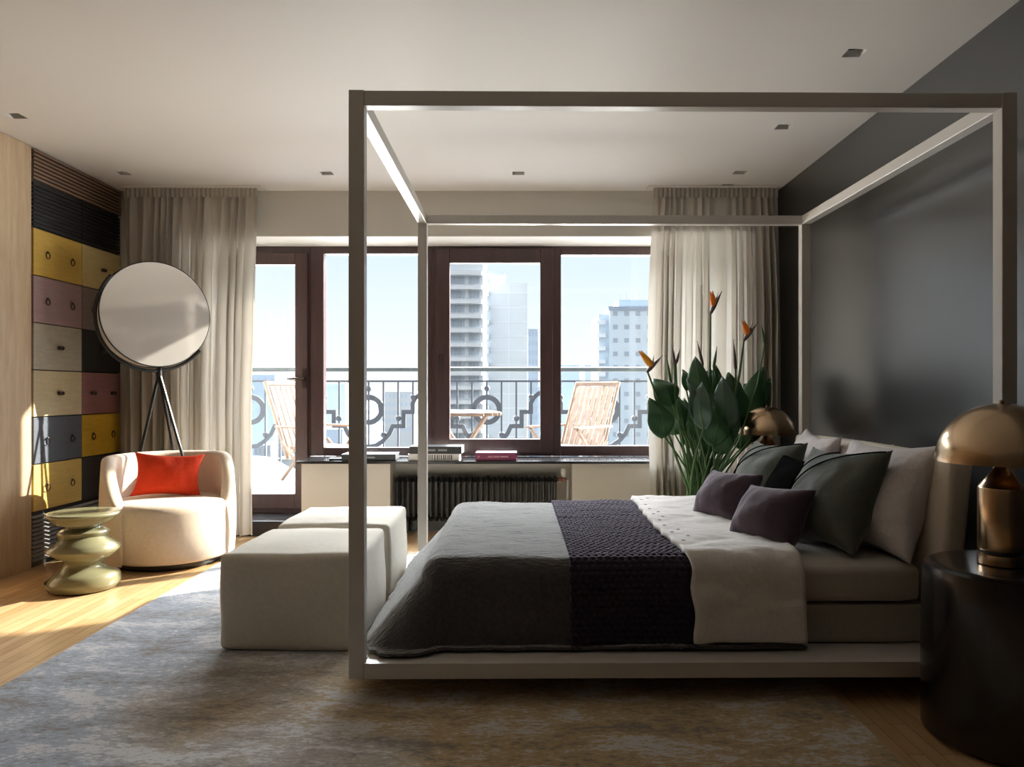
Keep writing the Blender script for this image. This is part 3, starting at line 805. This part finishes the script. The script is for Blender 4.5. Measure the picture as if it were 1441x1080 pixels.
# ------------------------------------------------------------------ disc floor lamp
LC = Vector((-2.72, 5.58, 1.765))
fl = empty('floor_lamp', (LC.x, LC.y, 0), 'tripod floor lamp with a large round pale disc, behind the armchair', 'floor lamp')
nrm = Vector((.70, -.71, .04)).normalized(); up = Vector((0, 0, 1)); yy = (up - nrm * nrm.z).normalized(); xx = yy.cross(nrm)
LM = Matrix.Translation(LC) @ Matrix((xx, yy, nrm)).transposed().to_4x4()
def disc(m, r, z0, z1, zd=0.):
    k0 = len(m.v); m.lathe([(.0005, z1 + zd), (r * .5, z1 + zd * .8), (r * .9, z1 + zd * .2), (r, z1), (r, z0), (.0005, z0)], 0, 0, 72, False); m.xform(LM, k0)
m = MB(); disc(m, .385, .0, .012, .003); plabel(m.build('diffuser', M['disc'], fl, True), 'glossy pale round diffuser disc')
m = MB(); k0 = len(m.v); m.tube([(.388 * math.cos(2 * PI * i / 72), .388 * math.sin(2 * PI * i / 72), .006) for i in range(73)], .0055, 8, False); m.xform(LM, k0); m.build('rim', M['black_metal'], fl, True)
# rear shell
m = MB(); k0 = len(m.v); m.lathe([(.0005, -.150), (.30, -.145), (.378, -.130), (.384, -.120), (.370, -.02), (.001, -.018)], 0, 0, 72, False); m.xform(LM, k0); plabel(m.build('rear_shell', M['white_plastic'], fl, True), 'pale rear shell')
m = MB(); k0 = len(m.v); m.tube([(.386 * math.cos(2 * PI * i / 72), .386 * math.sin(2 * PI * i / 72), -.125) for i in range(73)], .005, 8, False); m.xform(LM, k0); m.build('rim', M['black_metal'], fl, True)
# half ring from upper left to lower right
m = MB(); k0 = len(m.v); a0 = math.radians(140); n1 = 40
m.tube([(.402 * math.cos(a0 + PI * i / n1) - .004 * math.sin(PI * i / n1), .402 * math.sin(a0 + PI * i / n1) - .022 * math.sin(PI * i / n1), .012 - .05 * math.sin(PI * i / n1)) for i in range(n1 + 1)], .0125, 10); 
m.xform(LM, k0); m.build('half_ring', M['black_metal'], fl, True)
apex = Vector((LC.x + .01, LC.y + .02, 1.35))
MB().tube([apex + Vector((0, 0, -.04)), apex, apex + Vector((0, 0, .045))], [.022, .02, .012], 12).build('joint', M['black_metal'], fl, True)
for fx, fy in ((-2.95, 5.46), (-2.27, 5.46), (-2.60, 5.88)):
    MB().tube([apex + Vector((0, 0, -.02)), (fx, fy, .006)], [.0125, .011], 8).build('leg', M['black_metal'], fl, True)

# ------------------------------------------------------------------ nightstands and table lamps
def nightstand(x, y, h, r, label):
    t = empty('nightstand', (x, y, 0), label, 'nightstand', 'round nightstands')
    m = MB(); m.lathe([(r - .03, 0), (r, .02), (r, h - .20), (r - .004, h - .12), (r - .006, h - .04), (r - .012, h - .014), (r - .03, h - .004), (r - .05, h - .002), (.001, h - .002)], x, y, 72, False)
    m.add([(x + (r - .03) * math.cos(2 * PI * i / 72), y + (r - .03) * math.sin(2 * PI * i / 72), 0) for i in range(72)], [tuple(range(72))])
    m.build('body', M['lacquer'], t, True, weld=True)
    return t
def table_lamp(x, y, z, label, k=1.):
    t = empty('table_lamp', (x, y, z), label, 'table lamp', 'brass dome lamps')
    m = MB(); m.lathe([(.001, z), (.072 * k, z), (.074 * k, z + .002), (.074 * k, z + .036 * k), (.071 * k, z + .038 * k), (.001, z + .038 * k)], x, y, 48, False); m.build('base', M['brass'], t, True)
    m = MB(); m.lathe([(.066 * k, z + .036 * k), (.066 * k, z + .052 * k)], x, y, 48, False); plabel(m.build('ring', M['black_metal'], t, True), 'black ring above the foot')
    m = MB(); m.lathe([(.001, z + .05 * k), (.072 * k, z + .05 * k), (.0725 * k, z + .052 * k), (.0725 * k, z + .262 * k), (.071 * k, z + .266 * k), (.006 * k, z + .352 * k), (.006 * k, z + .40 * k)], x, y, 48, False); plabel(m.build('body', M['brass'], t, True), 'brass cylinder with a conical top')
    R_ = .205 * k; zb = z + .352 * k
    pr = [(R_ * math.cos(a), zb + R_ * math.sin(a)) for a in [PI / 2 * i / 20 for i in range(20)]] + [(.0005, zb + R_)]
    pi_ = [(r_ * .985, zb + (z_ - zb) * .985) for r_, z_ in pr][::-1]
    m = MB(); m.lathe(pr + [(.0004, zb + R_ * .985)] + pi_[1:] + [pr[0]], x, y, 64, False); plabel(m.build('lamp_shade', M['brass'], t, True, weld=True), 'hemispherical brass shade')
    MB().lathe([(.001, zb + R_ - .002), (.008 * k, zb + R_), (.008 * k, zb + R_ + .008), (.001, zb + R_ + .011)], x, y, 12, False).build('finial', M['brass'], t, True)
    return t
nightstand(1.69, 2.60, .60, .285, 'black lacquered round nightstand on the near side of the bed')
table_lamp(1.655, 2.61, .60, 'brass dome table lamp on the near nightstand')
nightstand(1.755, 5.44, .545, .25, 'dark round nightstand hidden on the far side of the bed by the curtain')
table_lamp(1.75, 5.42, .545, 'brass dome table lamp on the far side of the bed beside the plant', .97)

# ------------------------------------------------------------------ bird of paradise plant
PD = 5.32
pl = empty('bird_of_paradise_plant', (1.24, PD, 0), 'tall bird of paradise plant with three orange blooms behind the bed', 'plant')
plabel(MB().lathe([(.001, 0), (.13, 0), (.175, .38), (.18, .40), (.165, .40), (.16, .37), (.001, .37)], 1.24, PD, 40, False).build('pot', M['pot'], pl, True), 'dark round pot')
rnd = random.Random(5)
def stem_pts(p1, bow=.03, n=8):
    b = Vector((1.24 + rnd.uniform(-.07, .07), PD + rnd.uniform(-.06, .06), .36))
    pts = []
    for i in range(n + 1):
        s = i / n; q = b.lerp(p1, s); q.x += bow * math.sin(PI * s) * (1 if p1.x < b.x else -1) * -1 * (-1); pts.append(q)
    return pts
def leaf(bpx, bpy_, tpx, tpy, wpx, dd, ang, mat, bend=.06, fold=.25, stem=True):
    D = PD + dd; b = P(bpx, bpy_, D); t = P(tpx, tpy, D + bend)
    L = (t - b).length; w = wpx / (F / D) / 2
    ax = (t - b).normalized(); side = Vector((math.cos(ang), math.sin(ang), 0)); side = (side - ax * ax.dot(side)).normalized(); nn = ax.cross(side)
    def fn(u, v):
        s = v; q = u * 2 - 1
        ww = 1.2 * w * (math.sin(PI * min(1, s * .97 + .02) ** .72) ** .88)
        off = nn * (bend * .9 * math.sin(PI * s) * -1 + fold * w * abs(q) ** 1.4 + .010 * math.sin(s * 9 + q * 2))
        return tuple(b + ax * L * s + side * ww * q + off)
    m = MB().grid(10, 16, fn)
    o = m.build('leaf', mat, pl, 'all'); s_ = o.modifiers.new('thick', 'SOLIDIFY'); s_.thickness = .003; s_.offset = 0
    MB().tube([Vector(fn(.5, i / 10)) for i in range(11)], [.006 - .0004 * i for i in range(11)], 6).build('midrib', M['stem'], o, True)
    if stem: MB().tube(stem_pts(b), [.011, .010, .009, .008, .008, .007, .007, .006, .006], 7).build('stem', M['stem'], pl, True)
LG, LP = M['leaf'], M['leaf_pale']
LV = [(946, 570, 920, 533, 34, -.10, .2, LG), (936, 616, 914, 560, 34, -.2, .3, LG), (950, 612, 940, 556, 30, -.05, -.3, LG), (962, 607, 948, 552, 24, .05, .6, LG),
      (986, 566, 978, 502, 26, -.05, -.2, LG), (977, 592, 969, 533, 22, -.18, .6, LP), (966, 550, 960, 520, 13, .05, .2, LG), (1000, 612, 996, 522, 36, .05, .2, LG),
      (990, 604, 987, 538, 26, -.22, -.5, LP), (1008, 588, 1008, 514, 26, .12, .5, LG), (1026, 604, 1016, 530, 30, -.05, -.4, LP), (1036, 600, 1026, 524, 34, .12, .1, LG),
      (1048, 602, 1050, 540, 30, -.12, .5, LG), (1046, 596, 1074, 516, 30, .05, -.1, LG), (1060, 590, 1084, 532, 20, .1, .3, LG), (1003, 628, 1006, 572, 34, -.15, .2, LG),
      (1018, 622, 1032, 568, 30, .0, -.3, LG), (984, 622, 972, 566, 26, .02, .1, LG), (1058, 622, 1062, 560, 26, -.05, .2, LG), (968, 606, 962, 560, 18, .1, -.2, LG)]
LV += [(1012, 640, 1020, 590, 26, -.1, .1, LG), (996, 640, 984, 588, 24, -.1, .4, LG), (1042, 632, 1046, 582, 26, .1, -.2, LG), (1030, 590, 1040, 536, 24, .15, .3, LG), (1014, 575, 1000, 520, 22, .2, .0, LP), (975, 630, 956, 585, 24, .1, .1, LG), (1066, 606, 1076, 552, 22, .15, .2, LG), (1000, 600, 1012, 548, 30, -.02, -.2, LG)]
for q in LV:
    q = list(q)
    if q[0] >= 1040: q[5] = .36 + .3 * abs(q[5])
    leaf(*q)
for k in range(54):
    px = 948 + k * 1.85 + rnd.uniform(-4, 4); q = P(px, rnd.uniform(565, 640), PD + rnd.uniform(-.18, .18))
    MB().tube(stem_pts(q, .02), [.010, .009, .009, .008, .007, .006, .005, .004, .002], 6).build('stem', M['stem'], pl, True)
def spike(p0, p1, r, mat, par, name):
    p0, p1 = Vector(p0), Vector(p1); n = 10
    return MB().tube([p0.lerp(p1, i / n) for i in range(n + 1)], [r * (.25 + .75 * math.sin(PI * min(1, (i / n) * 1.0 + .12)) ** .8) * (1 - i / n * .6) + .0008 for i in range(n + 1)], 8).build(name, mat, par, True)
def flower(jx, jy, kx, ky, ox, oy, dd, mat, via):
    D = PD + dd; j = P(jx, jy, D); pts = [P(a, b, D) for a, b in via]
    base = Vector((1.24 + rnd.uniform(-.05, .05), PD + rnd.uniform(-.05, .05), .36)); allp = [base] + pts + [j]
    MB().tube(allp, [.009] * (len(allp) - 1) + [.006], 7).build('stem', M['stem'], pl, True)
    f_ = empty_part('flower', pl, j)
    spike(j, P(kx, ky, D - .02), .017, M['bract'], f_, 'bract')
    c = j.lerp(P(kx, ky, D), .30); o = P(ox, oy, D)
    for k in range(4):
        a = (k - 1.5) * .009; spike(c, o + Vector((a - .01, (k % 2) * .03 - .015, .035 - abs(a) * .8)), .026, mat, f_, 'sepal')
    spike(c, P(kx, ky, D).lerp(o, .42), .006, M['bract'], f_, 'petal')
def empty_part(name, parent, loc):
    # small swollen joint that carries the parts of the bloom
    o = MB().ball(loc, .010, 8).build(name, M['bract'], parent, True); return o
flower(911, 523, 933, 500, 903, 500, -.15, M['yellow_orange'], [(950, 640), (925, 560)])
flower(1000, 441, 1016, 410, 1003, 416, .0, M['orange'], [(996, 620), (999, 520)])
flower(1047, 479, 1067, 454, 1048, 458, .0, M['orange'], [(1020, 620), (1040, 530)])
def bud(x0, y0, x1, y1, via, dd=0.):
    D = PD + dd; spike(P(x0, y0, D), P(x1, y1, D), .014, M['bract'] if x0 % 2 else M['stem'], pl, 'bud')
    MB().tube([Vector((1.24 + rnd.uniform(-.05, .05), PD, .36))] + [P(a, b, D) for a, b in via] + [P(x0, y0, D)], .0065, 7).build('stem', M['stem'], pl, True)
bud(1076, 484, 1071, 456, [(1040, 620), (1066, 540)]); bud(949, 513, 946, 486, [(960, 620), (950, 560)], -.1); bud(951, 512, 957, 492, [(965, 620), (953, 560)], -.05)
bud(989, 514, 981, 480, [(985, 620), (990, 560)]); bud(1004, 518, 1009, 488, [(1000, 620), (1003, 560)], .05); bud(944, 540, 937, 500, [(962, 640), (950, 575)], .05); bud(1035, 520, 1032, 478, [(1020, 620), (1036, 560)], .1)

# ------------------------------------------------------------------ balcony
tag(MB().box(-4.5, 3.6, 6.75, 8.6, -.1, .10).build('floor_balcony', plain('balcony_concrete', (.4, .4, .4), .8)), 'balcony slab', kind='structure')
def snowf(u, v):
    x = -4.4 + 7.9 * u; y = 6.80 + 1.36 * v
    h = .17 + .05 * noise.noise((x * 1.6, y * 2, 1)) + .02 * noise.noise((x * 7, y * 7, 4))
    h += .26 * math.exp(-((x + 2.72) / .32) ** 2 - ((y - 7.65) / .35) ** 2) + .12 * math.exp(-((x + 2.2) / .3) ** 2 - ((y - 7.5) / .4) ** 2)
    h += .035 * noise.noise((x * 3.3, y * 3.3, 8))
    return (x, y, .10 + max(.01, h))
sn = MB().grid(110, 34, snowf)
sn.grid(110, 1, lambda u, v: (snowf(u, 0)[0], 6.80, .101 + (snowf(u, 0)[2] - .101) * v)); sn.grid(110, 1, lambda u, v: (snowf(u, 1)[0], 8.16, .101 + (snowf(u, 1)[2] - .101) * v))
tag(sn.build('balcony_snow', M['snow'], None, 'all'), 'thick lumpy snow covering the balcony floor', 'snow', kind='stuff')
RY = 8.2; RS = F / RY
rl = empty('balcony_railing', (0, RY, .1), 'wrought iron balcony railing with rings and stepped scrolls', 'railing')
plabel(MB().tube([(-4.4, RY, 1.432), (3.5, RY, 1.432)], .026, 12).build('handrail', M['handrail'], rl, True), 'pale metal handrail')
MB().box(-4.4, 3.5, RY - .012, RY + .012, 1.292, 1.312).build('top_rail', M['iron'], rl)
MB().box(-4.4, 3.5, RY - .012, RY + .012, .33, .35).build('bottom_rail', M['iron'], rl)
for x in (-4.3, -.402 - .642 * 3, -.402 + .642 * 1, 3.4): pass
PR = 166 / RS; c0 = (519 - VX) / RS
centers = [c0 + PR * k for k in range(-2, 4)]
for c in centers:
    z0 = CAMZ - 27 / RS
    m = MB(); m.strip([(c + .137 * math.cos(2 * PI * i / 40), z0 + .137 * math.sin(2 * PI * i / 40)) for i in range(40)], .056, RY - .010, RY + .010, True); m.build('ring', M['iron'], rl)
    for sg in (-1, 1):
        pts = [(0, 52), (10, 50.5), (20, 44), (29, 34), (34, 23), (49, 23), (49, 3), (62, 3), (62, -9), (66, -17), (73, -23), (83.3, -25)]
        m = MB(); m.strip([(c + sg * a / RS, z0 - b / RS) for a, b in pts], .046, RY - .009 + sg * .001, RY + .009 + sg * .001); m.build('scroll', M['iron'], rl)
    for k in range(-3, 5):
        x = c + k * PR / 8
        MB().box(x - .009, x + .009, RY - .009, RY + .009, .35, 1.292).build('baluster', M['iron'], rl)
        dy = {0: -30, 1: 35, -1: 35, 2: 12, -2: 12, 3: -18, -3: -18}.get(k)
        if dy is not None: MB().ball((x, RY, z0 - dy / RS), .035, 12).build('ball', M['iron'], rl, True)
for x in (-4.38, -1.04, 2.8, 3.48): MB().box(x - .02, x + .02, RY - .02, RY + .02, .10, 1.42).build('post', M['iron'], rl)

def deck_chair(loc, rz_, label):
    t = empty('garden_chair', loc, label, 'chair', 'teak folding chairs on the balcony'); t.rotation_euler = (0, 0, rz_)
    WLOC[t.name] = Vector((0, 0, 0))
    # local: faces +x, y is the width
    W_ = .25; tk = M['teak']
    la = math.radians(24); ux, uz = -math.sin(la), math.cos(la)
    for s in (-1, 1):
        m = MB(); m.tube([(-.18, s * W_, .30), (-.18 + ux * .82, s * W_, .30 + uz * .82)], .019, 6); m.build('back_frame', tk, t)
    for k in range(7):
        y = -.19 + k * .0635
        m = MB(); m.box(-.008, .008, y - .023, y + .023, 0, .70); m.xform(Matrix.Translation((-.20, 0, .36)) @ Matrix.Rotation(-la, 4, 'Y')); m.build('back_slat', tk, t)
    for q in (.10, .80):
        m = MB(); m.tube([(-.18 + ux * q, -W_, .30 + uz * q), (-.18 + ux * q, W_, .30 + uz * q)], .024 if q > .5 else .018, 6); m.build('rail', tk, t)
    for k in range(6):
        x = -.16 + k * .08; m = MB(); m.box(x, x + .055, -.24, .24, .405 - .01 * (k == 0), .425); m.build('seat_slat', tk, t)
    for s in (-1, 1):
        MB().tube([(-.34, s * (W_ + .02), .0), (.26, s * (W_ + .02), .60)], .017, 6).build('leg', tk, t)
        MB().tube([(.30, s * (W_ + .045), .0), (-.22, s * (W_ + .045), .47)], .017, 6).build('leg', tk, t)
        m = MB(); m.box(-.30, .30, s * (W_ + .03) - .03, s * (W_ + .03) + .03, .60, .622); m.build('armrest', tk, t, bevel=.006)
    return t
deck_chair((.44, 7.30, .24), math.radians(180 + 52), 'teak slatted garden chair on the balcony, in front of the rightmost window pane')
deck_chair((-1.98, 7.35, .24), math.radians(-32), 'teak slatted garden chair behind the balcony door glass')
gt = empty('garden_table', (-.62, 7.50, .24), 'round teak folding table dusted with snow between the balcony chairs', 'table')
gz = .985
m = MB()
for k in range(9):
    y = 7.50 - .36 + k * .08 + .04; hw = math.sqrt(max(.01, .40 ** 2 - (y - 7.5) ** 2)); m.box(-.62 - hw, -.62 + hw, y - .035, y + .035, gz - .03, gz)
m.build('tabletop', M['teak'], gt, bevel=.003)
for s in (-1, 1):
    for q in (-1, 1):
        MB().tube([(-.62 + s * .25 , 7.50 + q * .2, gz - .03), (-.62 - s * .20, 7.50 + q * .2, .24)], .018, 6).build('leg', M['teak'], gt)
def tsn(u, v):
    a = 2 * PI * u; r_ = .39 * v; x = -.62 + r_ * math.cos(a); y = 7.5 + r_ * math.sin(a)
    return (x, y, gz + .002 + .018 * (1 - v ** 6) * (.8 + .6 * noise.noise((x * 8, y * 8, 0))))
tag(MB().grid(36, 8, tsn, True).build('table_snow', M['snow'], None, 'all'), 'thin layer of snow on the balcony table', 'snow', kind='stuff')

# ------------------------------------------------------------------ city
def hz(c, k): return tuple(c[i] * (1 - k) + (.62, .72, .84)[i] * k for i in range(3))
CM = {}
def cmat(name, col, rough=.8):  # distance haze is painted into the pale, bluish city colours
    if name not in CM: CM[name] = plain(name, col, rough, var=.04, bscale=2.)
    return CM[name]
WIN = cmat('city_window', (.30, .35, .41), .3)
SNOWR = cmat('city_roof_snow', (.55, .58, .62))
GZ = -36.
tag(MB().add([(-900, 380, GZ), (900, 380, GZ), (900, 2600, GZ), (-900, 2600, GZ)], [(0, 1, 2, 3)]).build('ground', cmat('city_snow', (.45, .49, .54))), 'snowy city ground far below', kind='structure')
TAKEN = []
def building(x0, x1, ytop, D, depth, col, label, nx=0, nz=0, y_bot=None, roof=True, wfrac=.55, hfrac=.5, grp=None, cat='building', name='apartment_block'):
    """x0,x1,ytop photo pixels of the front face at distance D"""
    a = P(x0, ytop, D); b = P(x1, ytop, D); TAKEN.append((a.x - 1, b.x + 1, D - 3, D + depth + 1))
    t = empty(name, ((a.x + b.x) / 2, D, GZ), label, cat, grp)
    mt_ = cmat('city_wall_%02d%02d%02d' % tuple(int(c * 99) for c in col), col)
    MB().box(a.x, b.x, D, D + depth, GZ, a.z).build('walls', mt_, t)
    if roof: MB().box(a.x - .3, b.x + .3, D - .3, D + depth + .3, a.z, a.z + .5).build('roof', SNOWR, t)
    if nx and nz:
        zb = P(0, y_bot or 640, D).z; W_ = (b.x - a.x) / nx; H_ = (a.z - zb) / nz
        proto = None
        for j in range(nz):
            for i in range(nx):
                xc = a.x + (i + .5) * W_; zc = a.z - (j + .5) * H_
                if proto is None:
                    proto = MB().box(-W_ * wfrac / 2, W_ * wfrac / 2, -.06, .05, -H_ * hfrac / 2, H_ * hfrac / 2).build('window', WIN, t)
                    o = proto
                else:
                    o = proto.copy(); C.objects.link(o); o.parent = t
                o.location = Vector((xc, D, zc)) - WLOC[t.name]
    return t
# tower 1 (floors with glazed loggias)
D1 = 158.
t1 = building(615, 680, 352, D1, 16, (.50, .54, .58), 'tall pale tower with stacked loggias seen in the opening sash', 0, 0)
a = P(615, 352, D1); b = P(678, 352, D1); fh = 20.1 / (F / D1)
bandm = cmat('loggia_band', (.58, .62, .66)); 
k = 0; z = P(0, 385, D1).z
for k in range(13):
    zz = z - k * fh
    MB().box(a.x, b.x, D1 - 1.3, D1, zz - .45, zz + .35).build('balcony', bandm, t1)
    pr = None
    for i in range(8):
        x = P(636 + i * 5.2, 0, D1).x - 0
        if i == 4: continue
        if pr is None: o = pr = MB().box(-.32, .32, -.08, .05, -.75, .75).build('window', WIN, t1)
        else: o = pr.copy(); C.objects.link(o); o.parent = t1
        o.location = Vector((x, D1 - .02, zz - 1.5 + .1)) - WLOC[t1.name]
# tower 2
t2 = building(681, 742, 399, 175.5, 22, (.41, .44, .47), 'grey panelled apartment slab seen in the opening sash', 0, 0, roof=False)
a = P(690, 386, 175.5); b = P(708, 398, 175.5)
MB().box(a.x, b.x, 177., 185, b.z, a.z).build('penthouse', cmat('city_pent', (.55, .58, .62)), t2); MB().box(a.x - .6, b.x + .3, 176.6, 185.4, a.z, a.z + .5).build('penthouse_roof', cmat('city_dark', (.33, .37, .42)), t2)
jm = cmat('panel_joint', (.48, .51, .55)); a = P(688, 399, 175.5); b = P(742, 399, 175.5)
for k in range(12):
    zz = P(0, 413 + k * 20.2, 175.5).z; MB().box(a.x, b.x, 175.43, 175.5, zz - .12, zz + .12).build('panel_joint', jm, t2)
xm = P(716, 0, 175.5).x; MB().box(xm - .1, xm + .1, 175.42, 175.5, GZ, a.z).build('panel_joint', jm, t2)
for k in range(12):
    zz = P(0, 406 + k * 20.2, 175.5).z; x0 = P(680, 0, 175.5).x; x1 = P(688, 0, 175.5).x
    MB().box(x0, x1, 174.7, 175.5, zz - 1.9, zz - .7).build('balcony', bandm, t2)
building(743, 757, 464, 260., 20, (.36, .41, .47), 'narrow distant tower with small windows beside the grey panelled slab', 3, 12, 620)
# right tower
D3 = 230.
t3 = building(858, 985, 432, D3, 30, (.46, .53, .60), 'bluish apartment tower beside the right curtain', 8, 11, 640, False, .42, .34)
wing = P(843, 444, D3); wb2 = P(858, 444, D3)
MB().box(wing.x, wb2.x, D3 + 1.5, D3 + 28, GZ, wing.z + .5).build('wing', cmat('city_wing', (.42, .50, .58)), t3)
for k in range(11):
    zz = wing.z - 1.5 - k * 4.0; MB().box(wing.x - .6, wb2.x - 1.2, D3 + .4, D3 + 1.5, zz - 1.2, zz).build('balcony', bandm, t3)
a = P(873, 420, D3); b = P(985, 432, D3); MB().box(a.x, b.x, D3 + 4, D3 + 20, b.z, a.z).build('penthouse', cmat('city_pent2', (.28, .34, .41)), t3)
MB().box(P(856, 0, D3).x, b.x, D3 - .3, D3, b.z - 1.1, b.z + .1).build('parapet', cmat('city_parapet', (.24, .29, .36)), t3)
for px in (876, 884, 893, 904):
    q = P(px, 412 if px != 884 else 408, D3); MB().box(q.x - .12, q.x + .12, D3 + 6, D3 + 6.2, a.z, q.z).build('antenna', cmat('city_dark', (.33, .37, .42)), t3)
building(786, 815, 514, 330., 20, (.29, .35, .42), 'low grey-blue block with rows of windows right of the opening sash', 7, 6, 600)
building(823, 850, 514, 360., 20, (.33, .385, .45), 'low pale block against the foot of the bluish tower', 6, 5, 600)
building(340, 387, 528, 420., 25, (.30, .38, .47), 'small bluish tower behind the balcony door', 5, 6, 620)
building(455, 486, 541, 450., 25, (.31, .36, .42), 'distant block behind the railing, beside the balcony door frame', 6, 5, 610)
building(540, 580, 552, 380., 25, (.38, .385, .39), 'distant beige block with windows behind the railing, near the thin bed post', 7, 5, 610)
building(745, 790, 545, 300., 20, (.34, .39, .44), 'low distant block beneath the narrow tower', 8, 4, 610)
rnd = random.Random(21)
for k in range(80):
    D = rnd.uniform(260, 900); px = rnd.uniform(335, 930); yt = VY + max(3, (rnd.uniform(14, 30)) * F / D)
    w_ = rnd.uniform(12, 34) * 330 / D * 1.6
    q0, q1 = P(px, 0, D).x, P(px + w_, 0, D).x; bx4 = (q0 - 1, q1 + 1, D - 1, D + 42)
    if any(not (bx4[1] < o_[0] or o_[1] < bx4[0] or bx4[3] < o_[2] or o_[3] < bx4[2]) for o_ in TAKEN): continue
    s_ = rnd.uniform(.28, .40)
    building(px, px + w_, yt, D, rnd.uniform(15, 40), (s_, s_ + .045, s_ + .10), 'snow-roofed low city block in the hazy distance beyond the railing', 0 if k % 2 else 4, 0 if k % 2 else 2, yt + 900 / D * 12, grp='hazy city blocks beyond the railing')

# ------------------------------------------------------------------ light
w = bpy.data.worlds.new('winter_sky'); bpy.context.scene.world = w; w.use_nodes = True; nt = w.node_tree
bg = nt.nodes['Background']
tc = N(nt, 'ShaderNodeTexCoord'); sx = N(nt, 'ShaderNodeSeparateXYZ'); nt.links.new(tc.outputs['Generated'], sx.inputs[0])
mr = N(nt, 'ShaderNodeMapRange'); mr.inputs['From Min'].default_value = -1.; mr.inputs['From Max'].default_value = 1.
nt.links.new(sx.outputs['Z'], mr.inputs['Value'])
cr = N(nt, 'ShaderNodeValToRGB'); e = cr.color_ramp.elements
e[0].position = .44; e[0].color = (1, .96, .91, 1); e[1].position = 1.; e[1].color = (.90, .94, 1, 1)
for p_, c_ in ((.50, (.95, .96, .97)), (.52, (.94, .955, .96)), (.555, (.84, .90, .96)), (.59, (.72, .84, .95)), (.66, (.97, .97, 1.0))):
    q = cr.color_ramp.elements.new(p_); q.color = (*c_, 1)
nt.links.new(mr.outputs['Result'], cr.inputs['Fac'])
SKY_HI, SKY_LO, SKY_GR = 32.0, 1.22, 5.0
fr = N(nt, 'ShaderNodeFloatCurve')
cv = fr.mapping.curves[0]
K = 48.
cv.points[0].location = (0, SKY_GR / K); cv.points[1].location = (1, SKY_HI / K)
for a_, b_ in ((.355, SKY_GR / K), (.385, 42 / K), (.446, 42 / K), (.454, SKY_LO / K), (.60, SKY_LO / K), (.66, SKY_HI / K)):  # high sky boosted, and an unseen bright band added below horizon to light room
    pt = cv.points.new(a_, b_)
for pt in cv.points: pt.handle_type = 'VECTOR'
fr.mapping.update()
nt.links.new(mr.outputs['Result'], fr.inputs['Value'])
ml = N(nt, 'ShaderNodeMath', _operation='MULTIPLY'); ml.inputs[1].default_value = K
nt.links.new(fr.outputs[0], ml.inputs[0]); # sky behind the building is dimmed to darken the facades facing the room
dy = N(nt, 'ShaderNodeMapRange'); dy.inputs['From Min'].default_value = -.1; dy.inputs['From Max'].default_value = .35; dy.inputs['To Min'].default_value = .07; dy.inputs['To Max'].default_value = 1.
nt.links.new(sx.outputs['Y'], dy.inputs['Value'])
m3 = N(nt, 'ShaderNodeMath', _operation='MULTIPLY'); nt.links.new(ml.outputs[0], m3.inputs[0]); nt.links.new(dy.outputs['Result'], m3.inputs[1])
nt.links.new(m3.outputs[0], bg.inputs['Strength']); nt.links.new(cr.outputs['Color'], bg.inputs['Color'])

sd = bpy.data.lights.new('low_winter_sun', 'SUN'); sd.energy = 22; sd.angle = math.radians(.9); sd.color = (1, .90, .77)
so = bpy.data.objects.new('low_winter_sun', sd); C.objects.link(so); so.rotation_euler = Vector((-1.38, -1., -.80)).to_track_quat('-Z', 'Y').to_euler()
# daylight portal in the window opening (sampling aid for the sky)
pd = bpy.data.lights.new('window_portal', 'AREA'); pd.shape = 'RECTANGLE'; pd.size = 4.5; pd.size_y = 2.4; pd.cycles.is_portal = True
po = bpy.data.objects.new('window_portal', pd); C.objects.link(po); po.location = (-.5, WY + .12, 1.3); po.rotation_euler = Vector((0, -1, 0)).to_track_quat('-Z', 'Y').to_euler()

# ------------------------------------------------------------------ camera and render settings
cd = bpy.data.cameras.new('camera'); co = bpy.data.objects.new('camera', cd); C.objects.link(co)
co.location = (0, 0, CAMZ); co.rotation_euler = (PI / 2, 0, 0)
cd.sensor_width = 36; cd.lens = 36 * F / 1441; cd.shift_x = -(VX - 720.5) / 1441; cd.shift_y = (VY - 540) / 1441
cd.clip_end = 5000
sc = bpy.context.scene; sc.camera = co
sc.view_settings.view_transform = 'Standard'; sc.view_settings.look = 'None'; sc.view_settings.gamma = 1; sc.view_settings.use_curve_mapping = False
sc.view_settings.exposure = 0.0
cy_ = sc.cycles
cy_.use_denoising = True
try: cy_.denoiser = 'OPENIMAGEDENOISE'
except Exception: pass
cy_.max_bounces = 12; cy_.diffuse_bounces = 7; cy_.glossy_bounces = 4; cy_.transparent_max_bounces = 12
cy_.sample_clamp_indirect = 8; cy_.caustics_reflective = False; cy_.caustics_refractive = False
